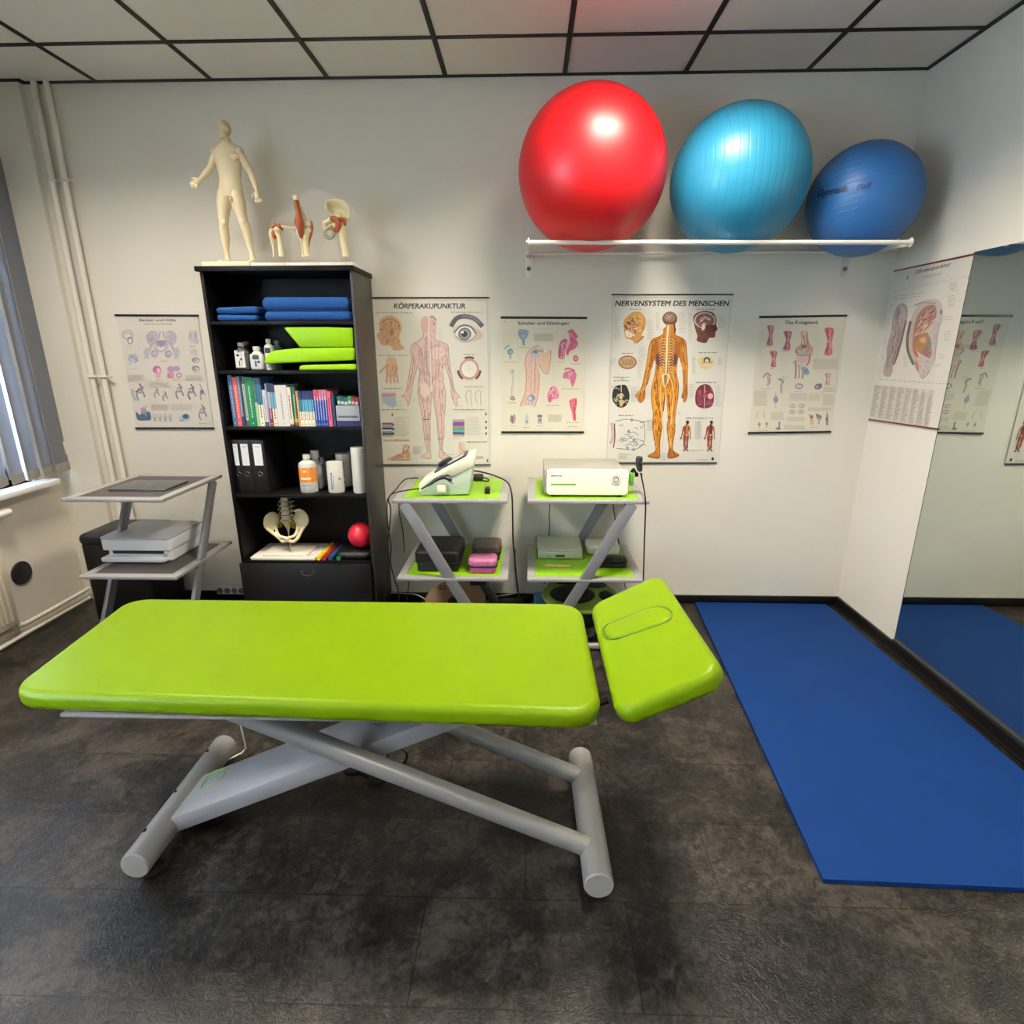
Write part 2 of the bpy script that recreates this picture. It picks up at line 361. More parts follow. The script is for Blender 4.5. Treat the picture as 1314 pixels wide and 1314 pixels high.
# heating pipes in the corner (two risers, each its own pipe)
for k, (xt, x1) in enumerate(((-2.675, -2.645), (-2.607, -2.572))):
    pts = cr([(x1-.012 if k else x1-.006, 3.47, 3.01), (x1-.012, 3.468, 2.93), (x1+.006, 3.447, 2.80), (x1, 3.446, 2.55), (x1, 3.446, 1.4), (x1, 3.446, .03)], 5)
    t = thing('heating_pipe', (x1, 3.446, 0), ('cream heating riser in the left corner, the one nearer the window' if not k else 'cream heating riser in the left corner, the one nearer the bookcase'), 'pipe', 'vertical heating pipes')
    mk('pipe', MB().tube(pts, .0165, 14), M_cream, t)
    for z in (2.535, 1.475):
        mk('clip', MB().tube([(x1+.021*math.cos(a), 3.446+.021*math.sin(a), z) for a in [2*PI*i/16 for i in range(16)]], .006, 8, closed=True).cyl((x1+.022, 3.45, z), (x1+.045, 3.455, z), .006), M_cream, t)
# low pipes along the window wall
for k, (xx, z, r, lb) in enumerate(((XL+.045, .085, .013, 'upper cream heating pipe running low along the window wall'), (XL+.035, .022, .014, 'lower cream heating pipe lying on the floor along the window wall'))):
    if k == 0: pts = cr([(XL+.03, 2.90, .70), (XL+.03, 2.90, .14), (XL+.035, 2.915, .090), (XL+.04, 2.96, .082), (xx, 3.2, z), (xx, 3.43, z+.005)], 6)
    else: pts = [(xx, 1.2, z), (xx, 3.43, z)]
    one('heating_pipe', MB().tube(pts, r, 12), M_cream, lb, 'pipe', 'low heating pipes')
# radiator
rd = thing('radiator', (XL+.06, 2.2, .1), 'cream ribbed panel radiator under the window', 'radiator')
RY0, RY1, RZ0, RZ1 = 1.4, 2.875, .115, .70
r = MB().box((XL+.03, RY0, RZ0), (XL+.07, RY1, RZ1), .008)
mk('panel', r, mat('radiator_enamel', 'e6dcc6', .35), rd)
rb = MB(); y = RY0+.03
while y < RY1-.03:
    rb.box((XL+.066, y, RZ0+.03), (XL+.078, y+.02, RZ1-.03), .005); y += .0333
mk('ribs', rb, mat('radiator_enamel', 'e6dcc6', .35), rd)
vp = ax(0, 660, XL+.07)
mk('thermostat_knob', MB().lathe([(.0, 0), (.022, .002), (.026, .02), (.026, .06), (.022, .085), (.0, .09)], 20, frame((XL+.07, vp.y-.03, vp.z), (1, 0, 0), (0, 0, 1)) @ Matrix.Rotation(PI, 4, 'X')), mat('knob_white', 'f0efec', .3), rd)
q = ax(27, 735, XL)
dd = MB().lathe([(0, .0), (.068, .0), (.070, .004), (.066, .008), (0, .009)], 40, frame((XL, q.y, q.z), (0, 1, 0), (0, 0, 1)))
one('wall_disc', dd, mat('dark_grey_disc', '26262a', .6), 'round dark grey cover disc on the wall right of the radiator', 'cover disc')
# socket strip
ss = thing('socket_strip', (-2.13, 3.45, .03), 'grey four-way socket strip behind the printer cart beside the bookcase', 'power strip')
p0 = ay(279, 757, 3.44); p1 = ay(315, 757, 3.44); zc = p0.z
mk('body', MB().box((p0.x, 3.43, zc-.027), (p1.x, 3.475, zc+.027), .005), mat('socket_grey', 'c9c9cb', .4), ss)
for i in range(4):
    x = p0.x+(p1.x-p0.x)*(i+.5)/4
    mk('socket', MB().tube([(x+.0175*math.cos(a), 3.43, zc+.0175*math.sin(a)) for a in [2*PI*j/20 for j in range(20)]], .003, 6, closed=True).cyl((x, 3.4305, zc), (x, 3.429, zc), .015), mat('socket_dark', '6a6a6c', .5), ss)
# mirror on the right wall
mr = thing('wall_mirror', (XR-.01, 1.7, .05), 'large frameless wall mirror on the right wall above the blue mat', 'mirror')
mm = mat('mirror_silver', 'd4dad2', .015, 1)
mk('mirror_pane', MB().box((XR-.008, .45, .078), (XR-.002, 2.88, 2.055)), mm, mr, smooth=False)
mk('bottom_rail', MB().box((XR-.022, .45, .06), (XR-.001, 2.88, .080), .002), mat('rail_grey', '3c3a38', .35, .5), mr)
mk('edge_strip', MB().box((XR-.0085, 2.879, .078), (XR-.001, 2.883, 2.055)), mat('edge_dark', '3a3c3a', .4), mr)
# exercise mat
c1, c2, c3, c4 = az(1048, 1130, .0), az(888, 770, .0), az(1051, 773, 0), az(1314, 993, 0)
X0 = .955; mt = MB()
L_ = (V((1.113, 3.46, 0))-V((.93, 1.433, 0)))
o_ = V((.945, 1.435, .018)); ydir = V((1.10-.945, 3.45-1.435, 0)).normalized(); xdir = V((1.97-.945, 0, 0)).normalized()
mt = MB().raw([(.945, 1.425, 0), (1.985, 1.40, 0), (1.965, 3.455, 0), (1.112, 3.465, 0), (.945, 1.425, .016), (1.985, 1.40, .016), (1.965, 3.455, .016), (1.112, 3.465, .016)], [(3, 2, 1, 0), (4, 5, 6, 7), (0, 1, 5, 4), (1, 2, 6, 5), (2, 3, 7, 6), (3, 0, 4, 7)])
one('exercise_mat', mt, mat('blue_foam_mat', '0c336c', .6, spec=.12, noise=.10, nscale=5, bump=.12, bscale=400), 'large blue foam exercise mat on the floor by the mirror', 'exercise mat')
# ================================================================ treatment table
def warp(mb, L, W, quad):
    """bilinear placing of a 0..L x 0..W slab on four world corners (near-left, near-right, far-right, far-left)"""
    a, b, c, d = [V(q) for q in quad]; n = (b-a).cross(d-a).normalized()
    out = []
    for x, y, z in mb.v:
        u, v = x/L, y/W; out.append(tuple(a*(1-u)*(1-v)+b*u*(1-v)+c*u*v+d*(1-u)*v+n*z))
    mb.v = out; return mb
T = thing('massage_table', (-.5, 1.62, 0), 'lime green massage table with a raised head section on a grey steel scissor frame', 'massage table')
q1 = ((-1.455, 1.325, .722), (.203, 1.272, .722), (.203, 1.945, .722), (-1.525, 1.950, .722))
mk('cushion', warp(MB().slab(1.62, .64, .062, .085, .026, n=8, ne=6, bulge=.004), 1.62, .64, q1), M_lime, T, sharp=60)
# small crease in the upholstery
cz = az(295, 820, .7235)
ang = math.radians(27); hx, hz = .305*math.cos(ang), .30*math.sin(ang)
q2 = ((.226, 1.268, .722), (.226+hx, 1.268, .722+hz), (.226+hx-.02, 1.915, .722+hz), (.226, 1.925, .722))
hd = mk('head_cushion', warp(MB().slab(.32, .64, .062, .06, .026, n=8, ne=6, bulge=.003), .32, .64, q2), M_lime, T, sharp=60)
# nose slot plug : long tapered plug and the seam around it
HM = frame(q2[0], (math.cos(ang), 0, math.sin(ang)), (0, 1, 0))
def onhead(px, py):
    p0, n = V(q2[0]), (V(q2[1])-V(q2[0])).cross(V(q2[3])-V(q2[0])).normalized(); d = _ray(px, py); t = (p0-EYE).dot(n)/d.dot(n)
    w_ = HM.inverted() @ (EYE+d*t); return w_.x, w_.y
pl = [(775, 812), (779, 804), (795, 797), (815, 789), (833, 782.5), (846, 781), (856, 783), (862, 789), (860, 796), (852, 801), (832, 808), (810, 815), (792, 820), (781, 819)]
pl = [onhead(*p) for p in pl]; pc = cr(pl, 5, True)
cx_, cy_ = sum(p[0] for p in pc)/len(pc), sum(p[1] for p in pc)/len(pc)
n_ = len(pc); vs = []
for ins, z in ((1, .001), (.97, .006), (.86, .009), (.5, .0115)):
    vs += [(cx_+(p[0]-cx_)*ins, cy_+(p[1]-cy_)*ins, z) for p in pc]
fs = [(i*n_+k, i*n_+(k+1) % n_, (i+1)*n_+(k+1) % n_, (i+1)*n_+k) for i in range(3) for k in range(n_)]+[tuple(range(3*n_, 4*n_))]
mk('face_hole_plug', MB().raw(vs, fs, HM), M_lime, hd, sharp=70)
mk('seam', MB().tube([tuple(HM @ V((cx_+(p[0]-cx_)*1.03, cy_+(p[1]-cy_)*1.03, .0045))) for p in pc], .0022, 6, closed=True), mat('seam_dark_lime', '4c6a0a', .6), hd)
M_fr = mat('frame_grey_metallic', 'a2a2a0', .38, .35, noise=.05, nscale=300)
# frame under the cushions
mk('bed_frame', MB().box((-1.32, 1.36, .632), (.195, 1.385, .658), .004).box((-1.32, 1.86, .632), (.195, 1.885, .658), .004).box((-1.32, 1.36, .632), (-1.29, 1.885, .658), .004).box((.165, 1.38, .632), (.192, 1.87, .658), .004).box((-1.30, 1.318, .650), (.192, 1.92, .6595), .002), M_fr, T)
mk('head_frame', MB().raw([tuple(HM @ V(p)) for p in [(x, y, z) for z in (-.072, -.0625) for x, y in ((.02, .05), (.28, .05), (.28, .59), (.02, .59))]], [(3, 2, 1, 0), (4, 5, 6, 7), (0, 1, 5, 4), (1, 2, 6, 5), (2, 3, 7, 6), (3, 0, 4, 7)]), M_fr, T)
for y in (1.42, 1.80): mk('hinge', MB().cyl((.20, y-.02, .645), (.20, y+.02, .645), .012, n=16).bar((.2, y, .645), (.235, y, .662), .02, .008), M_black, T)
# feet tubes
fz = .072; R_ = .046
for k, (xa, ya, xb, yb) in enumerate(((-1.23, 1.368, -1.238, 1.93), (.222, 1.338, .214, 1.895))):
    ft = mk('foot_tube', MB().cyl((xa, ya, fz), (xb, yb, fz), R_, n=36), M_fr, T)
    mk('end_cap', MB().cyl((xa, ya-.006, fz), (xa, ya, fz), R_-.003, R_-.0005, n=36), mat('end_cap_grey', 'a5a39e', .5), ft)
    mk('end_cap', MB().cyl((xb, yb, fz), (xb, yb+.006, fz), R_-.003, n=36), mat('end_cap_grey', 'a5a39e', .5), ft)
    for yy in (ya+.05, yb-.05):
        mk('rubber_pad', MB().lathe([(0, 0), (.036, 0), (.038, .008), (.03, .014), (.012, .018), (.012, .035), (0, .035)], 24, c=((xa+xb)/2+(.012 if k == 0 else 0), yy, 0)), M_rub, ft)
    if k == 0:
        for yy, rr in ((1.46, .006), (1.63, .005), (1.84, .006)):
            mk('bolt', MB().cyl((xa-.022, yy, fz+.038), (xa-.026, yy, fz+.048), rr, n=12), M_black, ft)
# round scissor arms from the right foot up to the left
for yy in (1.462, 1.775):
    mk('scissor_arm', MB().tube([(.20, yy, .085), (-1.02, yy, .634)], .031, 24, flat=1.0), M_fr, T)
# boxed lifting arm with the leaf mark
a0, a1 = V((-1.225, 1.515, .098)), V((.0, 1.515, .645)); dr = (a1-a0).normalized(); nn = V((-dr.z, 0, dr.x))
BM = Matrix((dr, V((0, 1, 0)), dr.cross(V((0, 1, 0))))).transposed().to_4x4(); BM.translation = a0
arm = mk('lift_arm', MB().box((0, 0, -.058), ((a1-a0).length, .21, .0), .006, 2, BM), mat('frame_light_grey', 'b4b4b8', .35, .3), T)
def onarm(px, py):
    p0 = BM @ V((0, 0, .0004)); n = BM.to_3x3() @ V((0, 0, 1)); d = _ray(px, py); return tuple(EYE+d*((p0-EYE).dot(n)/d.dot(n)))
lf = [(259, 1010), (266, 1000), (276, 991), (286, 986), (290, 988), (286, 996), (276, 1004), (266, 1008), (258, 1012), (261, 1004), (270, 993), (280, 987)]
gm = mat('leaf_green_print', '8bc34a', .5)
mk('leaf_mark', MB().tube(cr([onarm(*p) for p in lf], 5), .0016, 6), gm, arm)
mk('motor_housing', MB().box((-.86, 1.56, .53), (-.45, 1.70, .632), .012).cyl((-.80, 1.63, .56), (-.40, 1.63, .40), .028), mat('motor_grey', '808286', .4), T)
# hand control ring + pedals lying on the floor
p = az(512, 972, .03); pz = az(455, 986, .0); p2 = az(484, 1001, 0)
fc = thing('foot_switch', (pz.x, pz.y, 0), 'black foot switch with a round bow on the floor under the massage table', 'foot switch')
mk('housing', MB().lathe([(0, 0), (.045, 0), (.045, .018), (.03, .03), (0, .032)], 24, c=(pz.x, pz.y, 0)).lathe([(0, 0), (.036, 0), (.034, .014), (0, .02)], 24, c=(p2.x, p2.y, 0)).bar((pz.x, pz.y, .01), (p2.x, p2.y, .01), .03, .016), M_rub, fc)
mk('bow', MB().tube([tuple(ay(510+12.5*math.cos(a), 970+10.5*math.sin(a), 1.93+.006*math.sin(a))) for a in [2*PI*i/24 for i in range(24)]], .006, 8, closed=True), mat('bow_dark', '2c2b29', .4), fc)
one('power_cord', MB().tube([(-1.166, 1.90, .62), (-1.170, 1.935, .30), (-1.180, 1.975, .02), (-1.195, 1.965, .005), (-1.235, 1.92, .005)], .0035, 8), mat('cord_white', 'd8d4cc', .5), 'thin white power cord hanging down behind the massage table foot', 'power cord')
# ================================================================ Z-shaped carts
M_inl = mat('inlay_lime', '83b50c', .45)
M_ind = mat('inlay_dark', '4d4744', .5, noise=.1, nscale=120)
def shelfpart(t, name, x0, x1, y0, y1, z, mi, w=.045):
    s = MB(); h = .018
    pts = [((x0, y0), (x1, y0)), ((x1, y0), (x1, y1)), ((x1, y1), (x0, y1)), ((x0, y1), (x0, y0))]
    s.box((x0, y0, z-h), (x1, y0+w, z), .003).box((x0, y1-w, z-h), (x1, y1, z), .003).box((x0, y0+w, z-h), (x0+w, y1-w, z), .003).box((x1-w, y0+w, z-h), (x1, y1-w, z), .003)
    o = mk(name, s, M_silver, t)
    mk('inlay_panel', MB().box((x0+w, y0+w, z-.012), (x1-w, y1-w, z-.003)), mi, o)
def cart_x(lb, x0, x1, y0, y1, zt, zl, xt, xb, xt2, xb2, mi):
    """diagonal bars run in the XZ plane ; xt at top, xb at the floor"""
    t = thing('z_cart', ((x0+x1)/2, (y0+y1)/2, 0), lb, 'cart', 'silver Z-frame carts')
    shelfpart(t, 'top_shelf', x0, x1, y0, y1, zt, mi); shelfpart(t, 'lower_shelf', x0, x1, y0, y1, zl, mi)
    for yy, a, b in ((y0+.012, xt, xb), (y1-.02, xt2, xb2)): mk('diagonal_bar', MB().bar((b, yy, .03), (a, yy, zt-.018), .022, .058, up=(0, 0, 1), bev=.002), mat('bar_grey', '85868a', .4, .3), t)
    mk('base_frame', MB().box((x0+.02, y0, .012), (x1-.02, y0+.03, .036), .003).box((x0+.02, y1-.03, .012), (x1-.02, y1, .036), .003).box((x0+.02, y0, .012), (x0+.05, y1, .036), .003).box((x1-.05, y0, .012), (x1-.02, y1, .036), .003), M_silver, t)
    for xx in (x0+.04, x1-.04):
        for yy in (y0+.03, y1-.03): mk('glide', MB().cyl((xx, yy, 0), (xx, yy, .013), .014, n=14), M_rub, t)
    return t
ZT, ZL = .872, .432
cart_x('silver Z-frame cart with lime inlays carrying the white box device', 0, .632, 2.845, 3.42, ZT, ZL, .545, .10, .545, .10, M_inl)
cart_x('silver Z-frame cart with lime inlays beside the bookcase, carrying the sloped therapy device', -.712, -.105, 2.845, 3.42, ZT, ZL, -.652, -.21, -.652, -.21, M_inl)
# printer cart turned a quarter : bars run front to back
t = thing('z_cart', (-2.045, 2.91, 0), 'silver Z-frame cart with dark grey inlays under the closed laptop', 'cart', 'silver Z-frame carts')
x0, x1, y0, y1 = -2.300, -1.790, 2.627, 3.195; TZ, LZ_ = .929, .518
shelfpart(t, 'top_shelf', x0, x1, y0, y1, TZ, M_ind); shelfpart(t, 'lower_shelf', x0, x1, y0, y1, LZ_, M_ind)
for xx in (x0+.02, x1-.014): mk('diagonal_bar', MB().bar((xx, 2.60, .03), (xx, 3.112, .911), .022, .052, up=(0, 0, 1), bev=.002), mat('bar_grey', '85868a', .4, .3), t)
mk('base_frame', MB().box((x0, y0+.02, .012), (x0+.03, y1-.02, .036), .003).box((x1-.03, y0+.02, .012), (x1, y1-.02, .036), .003).box((x0, y1-.05, .012), (x1, y1-.02, .036), .003), M_silver, t)
for xx in (x0+.015, x1-.015):
    for yy in (y0+.04, y1-.04): mk('glide', MB().cyl((xx, yy, 0), (xx, yy, .013), .014, n=14), M_rub, t)
# ottoman
ot = thing('ottoman', (-2.47, 3.26, 0), 'black leatherette cube ottoman behind the printer cart', 'ottoman')
mk('body', MB().slab(.385, .34, .50, .03, .012, Matrix.Translation((-2.67, 3.105, .52))), mat('black_leatherette', '0b0c10', .38, bump=.1, bscale=250), ot)
mk('lid_cushion', MB().slab(.396, .352, .07, .04, .03, Matrix.Translation((-2.678, 3.099, .578)), bulge=.008), mat('black_leatherette', '0b0c10', .38, bump=.1, bscale=250), ot)
for xx in (-2.63, -2.33):
    for yy in (3.13, 3.40): mk('foot', MB().cyl((xx, yy, 0), (xx, yy, .022), .018, n=14), M_rub, ot)
# laptop
P = [az(*p, TZ+.004) for p in ((136, 628), (214, 629), (236, 615), (172, 613))]
lt = thing('laptop', (P[0].x+.15, P[0].y+.1, TZ-.003), 'closed grey laptop on the printer cart', 'laptop')
lp = MB().slab(.305, .215, .009, .012, .003); lm = frame(tuple(az(137, 628, TZ+.008)), (1, -.01, 0), (.01, 1, 0)); lm.translation.z = TZ+.008
l2 = MB().slab(.305, .215, .007, .012, .002)
mk('base', l2.__class__().raw([tuple(lm @ V((x, y, z-.0085))) for x, y, z in l2.v], l2.f), mat('laptop_grey', '5a5c60', .35, .6), lt)
mk('lid', MB().raw([tuple(lm @ V((x, y, z+.001))) for x, y, z in lp.v], lp.f), mat('laptop_lid', '62656b', .32, .6), lt)
mk('lid_logo', MB().cyl(tuple(lm @ V((.152, .11, .0008))), tuple(lm @ V((.152, .11, .0014))), .012, n=16), mat('logo_light', '9a9ca0', .3, .5), lt)
# printer : front-left bottom (128,722) front-right (218,722)
pf = az(129, 723, LZ_); px0 = pf.x; py0 = pf.y; pw = .385
pr = thing('printer', (px0+pw/2, py0+.2, LZ_-.003), 'white flat multifunction printer with a grey lid on the lower shelf of the printer cart', 'printer')
mw = mat('printer_white', 'dfe2e6', .35)
Z0 = LZ_-.003
mk('body', MB().slab(pw, .33, .062, .02, .006, Matrix.Translation((px0-.004, py0+.03, Z0+.128))).slab(pw-.03, .31, .064, .02, .006, Matrix.Translation((px0+.015, py0+.045, Z0+.066))), mw, pr)
mk('scanner_lid', MB().slab(pw+.006, .335, .010, .022, .004, Matrix.Translation((px0-.007, py0+.028, Z0+.140))), mat('lid_grey', 'b3b5b9', .4), pr)
mk('slot', MB().box((px0+.05, py0+.040, Z0+.045), (px0+.33, py0+.06, Z0+.066)), mat('slot_blue_dark', '1a2138', .3), pr)
mk('output_tray', MB().slab(pw-.03, .18, .022, .018, .005, Matrix.Translation((px0, py0, Z0+.032))).slab(.22, .12, .004, .004, .001, Matrix.Translation((px0+.05, py0+.015, Z0+.035))), mw, pr)
mk('tray_latch', MB().box((px0+.33, py0+.03, Z0+.031), (px0+.352, py0+.06, Z0+.044), .003), mat('lid_grey', 'b3b5b9', .4), pr)

# ---------------------------------------------------------------- therapy device on the cart beside the bookcase
S = ZT-.003
Yd = 2.955
def d2(cx, cy, s=10.95, x0=510, y0=575): p = ay(x0+cx/s, y0+cy/s, Yd); return (p.x, p.z)
td = thing('therapy_device', (-.42, 3.05, S), 'mint and cream sloped therapy device with a dark screen on the lime cart top', 'therapy device')
body = [(305, 600), (335, 640), (1000, 618), (1030, 590), (1052, 230), (990, 262), (780, 372), (690, 350), (500, 540)]
zf = d2(335, 640)[1]
dz = S-zf
def dd2(cx, cy): x, z = d2(cx, cy); return (x, z+dz)
mint = mat('device_mint', 'b9c9b8', .4); crm = mat('device_cream', 'ebe8d2', .35); navy = mat('device_navy', '262c38', .3)
mk('body', MB().prism([dd2(*p) for p in [(330, 640), (1005, 625), (1050, 230), (600, 420), (310, 590)]], XZ(Yd), .20, bev=.004), mint, td)
mk('top_shell', MB().prism([dd2(*p) for p in [(305, 598), (302, 470), (440, 385), (700, 235), (985, 88), (1062, 62), (1066, 225), (985, 268), (780, 372), (700, 340), (600, 370), (500, 440), (420, 545)]], XZ(Yd-.006), .212, bev=.005), crm, td)
aa, bb = V((dd2(455, 372)[0], Yd-.006, dd2(455, 372)[1])), V((dd2(980, 82)[0], Yd-.006, dd2(980, 82)[1]))
SM = frame(aa, bb-aa, (0, 1, 0)); Lt = (bb-aa).length
mk('screen_panel', MB().slab(Lt*.86, .17, .006, .02, .002, SM @ Matrix.Translation((Lt*.10, .02, .007))), navy, td)
mk('screen', MB().slab(Lt*.42, .085, .003, .006, .001, SM @ Matrix.Translation((Lt*.46, .045, .0095))), mat('screen_pale', 'c9c4c2', .25), td)
mk('dial', MB().lathe([(0, 0), (.045, 0), (.043, .016), (.03, .022), (0, .023)], 28, SM @ Matrix.Translation((Lt*.36, .135, .008))), navy, td)
mk('holder', MB().box((dd2(570, 590)[0], Yd-.035, dd2(570, 590)[1]+.004), (dd2(685, 480)[0], Yd+.0, dd2(685, 480)[1]), .004), crm, td)
hp = [dd2(*p) for p in [(345, 535), (450, 470), (560, 400), (660, 370), (730, 392), (760, 425)]]
hs = thing('ultrasound_handset', (hp[2][0], Yd-.03, hp[0][1]), 'navy handset with a silver tip resting in the holder of the mint device', 'handset')
hc = cr([(x, Yd-.026, z) for x, z in hp], 5); n_ = len(hc)
mk('handle', MB().tube(hc, [.003+.0085*math.sin(PI*min(1, (.08+i/(n_-1))*.62)) for i in range(n_)], 14), navy, hs)
e = hp[-1]
mk('tip', MB().tube([(e[0]-.002, Yd-.026, e[1]), (e[0]+.010, Yd-.026, e[1]-.008), (e[0]+.014, Yd-.026, e[1]-.010)], [.008, .011, .006], 14), M_chrome, hs)
# things on the right of the device
p = az(829/10.95*1.0+510+45, 0, 0) if False else None
q = az(620, 628, S)
bx = thing('charger', (q.x, q.y, S), 'small black plug adapter at the right end of the lime cart top', 'adapter')
a_ = az(622, 634, S); mk('body', MB().box((a_.x-.0, a_.y, S), (a_.x+.028, a_.y+.045, S+.03), .004).box((a_.x-.004, a_.y+.05, S), (a_.x+.024, a_.y+.095, S+.022), .004), M_black, bx)
a_ = az(608, 618, S); b_ = az(625, 618, S)
one('cable_coil', MB().box((a_.x-.01, a_.y, S), (a_.x+.055, a_.y+.08, S+.035), .014, 3).tube(cr([(a_.x+.055, a_.y+.02, S+.02), (a_.x+.078, a_.y+.01, S+.018), (a_.x+.09, a_.y+.0, S+.008), (a_.x+.075, a_.y-.012, S+.006), (a_.x+.05, a_.y, S+.008)], 5), .004, 8), M_black, 'bundled black cable behind the mint device on the cart top', 'cable')
# lower shelf cases
Lz = ZL-.003
def case(name, lb, cat, x0, x1, y0, y1, h, m, lid=None, group=None, taper=.01, ribs=True):
    t = thing(name, ((x0+x1)/2, (y0+y1)/2, Lz), lb, cat, group)
    mk('base', MB().slab(x1-x0-2*taper, y1-y0-2*taper, h*.45, .02, .01, Matrix.Translation((x0+taper, y0+taper, Lz+h*.45))), m, t)
    mk('lid', MB().slab(x1-x0, y1-y0, h*.55, .03, .018, Matrix.Translation((x0, y0, Lz+h)), bulge=.003), lid or m, t)
    mk('zip', MB().slab(x1-x0+.003, y1-y0+.003, .005, .03, .002, Matrix.Translation((x0-.0015, y0-.0015, Lz+h*.46+.0025))), M_rub, t)
    return t
a_ = az(532, 727, Lz); b_ = az(585, 727, Lz)
case('equipment_case', 'large black equipment case behind the diagonal bar on the left lime shelf', 'case', -.628, -.375, 2.93, 3.22, .125, mat('case_black', '0d0d0f', .5, bump=.2, bscale=300))
case('hard_case', 'pink zip case in front of the brown patterned one', 'case', -.328, -.168, 2.91, 3.03, .088, mat('case_pink', 'c8509c', .4, noise=.15, nscale=40), mat('case_pink_lid', 'b8688f', .4, noise=.5, nscale=60), 'zip cases')
case('hard_case', 'dark brown patterned zip case behind the pink one', 'case', -.325, -.155, 3.10, 3.26, .105, mat('case_brown', '1c1a1a', .4), mat('case_brown_lid', '5c4c48', .35, noise=.5, nscale=60), 'zip cases')

# ---------------------------------------------------------------- white device on the other cart
Yb = 2.93; fl = az(701, 634, S); 
wd_ = thing('box_device', (.25, 3.1, S), 'white box-shaped therapy device with a green bar and round power knob', 'therapy device')
A = ay(701, 634, Yb); B = ay(807.5, 602, Yb); zb = S+.012
w_ = B.x-A.x; h_ = (B.z-A.z)+.002
mk('front_panel', MB().slab(w_, h_, .022, .02, .006, Matrix(((1, 0, 0, A.x), (0, 0, -1, Yb), (0, 1, 0, zb), (0, 0, 0, 1)))), mat('device_white', 'ece9de', .3), wd_)
mk('housing', MB().box((A.x-.012, Yb+.022, zb+.006), (B.x-.02, Yb+.33, zb+h_-.003), .008), mat('housing_grey', 'a9a79f', .35, .3), wd_)
for xx in (A.x+.04, B.x-.04):
    for yy in (Yb+.03, Yb+.28): mk('foot', MB().cyl((xx, yy, S), (xx, yy, zb+.008), .014, n=14), M_rub, wd_)
kx, kz = A.x+w_*.845, zb+h_*.63
kn = mk('power_knob', MB().cyl((kx, Yb-.004, kz), (kx, Yb, kz), .026, n=30), mat('knob_ring', 'dcdbd0', .3), wd_)
mk('knob_ring_mark', MB().tube([(kx+.013*math.cos(a), Yb-.0045, kz+.013*math.sin(a)) for a in [2*PI*i/24 for i in range(24)]], .0014, 6, closed=True), mat('mark_dark', '55565a', .5), kn)
mk('green_bar', MB().box((A.x+w_*.055, Yb-.0012, zb+h_*.40), (A.x+w_*.36, Yb+.001, zb+h_*.45)), mat('bar_green', '6fb42c', .4), wd_)
pm = MB()
for i, (wx, c_) in enumerate(((.012, '30343a'), (.010, '30343a'), (.012, '80848a'), (.016, '80848a'))):
    xs0 = A.x+w_*.055+sum((.014, .013, .015, .018)[:i]); pm.box((xs0, Yb-.0008, zb+h_*.735), (xs0+wx, Yb+.001, zb+h_*.775), col=c_)
mk('name_print', pm, M_print, wd_)
# handpiece at the right edge
def pc(cx, cy, Y, s=9.386, x0=695, y0=575): return tuple(ay(x0+cx/s, y0+cy/s, Y))
hl = thing('handpiece_holder', pc(1090, 440, 3.02), 'black and green holder at the right side of the white box device', 'holder')
g0 = ay(695+1060/9.386, 575+445/9.386, 3.0); g1 = ay(695+1110/9.386, 575+300/9.386, 3.0)
mk('green_clip', MB().box((g0.x-.003, 2.985, g0.z), (g1.x, 3.02, g1.z), .005), mat('clip_green', '63b52a', .4), hl)
mk('cradle', MB().tube(cr([pc(1080, 380, 3.03), pc(1085, 300, 3.03), pc(1110, 262, 3.01), pc(1140, 290, 3.0), pc(1145, 340, 3.0)], 4), .010, 10), M_black, hl)
hh = thing('handpiece', pc(1170, 290, 2.98), 'black handpiece with a white collar hanging beside the white device', 'handpiece')
mk('body', MB().tube(cr([pc(1180, 96, 2.98), pc(1178, 110, 2.98), pc(1174, 150, 2.98), pc(1176, 220, 2.98), pc(1192, 280, 2.98), pc(1200, 320, 2.98), pc(1212, 390, 2.98)], 4), [.004, .008, .012, .015, .0175, .018, .0185, .0185, .0185, .018, .018, .0175, .017, .0165, .015, .012, .009, .008, .007, .006, .0055, .005, .0045, .004, .0035], 16), mat('handpiece_dark', '2b2f33', .4), hh)
mk('white_collar', MB().tube(cr([pc(1108, 225, 2.958), pc(1130, 240, 2.958), pc(1150, 285, 2.958), pc(1185, 293, 2.958), pc(1225, 285, 2.958)], 5), .0022, 8), M_white, hh)
one('handpiece_cable', MB().tube(cr([pc(1212, 385, 2.98), pc(1228, 470, 2.92), pc(1243, 560, 2.84), tuple(ay(828.5, 650, 2.835)), tuple(ay(827, 690, 2.835)), tuple(ay(825.5, 745, 2.85)), tuple(ay(824, 790, 2.9)), (.70, 2.95, .006), (.55, 3.05, .006)], 6), .004, 8), M_black, 'black cable hanging in front of the right cart edge from the handpiece', 'cable', 'black cables around the carts')
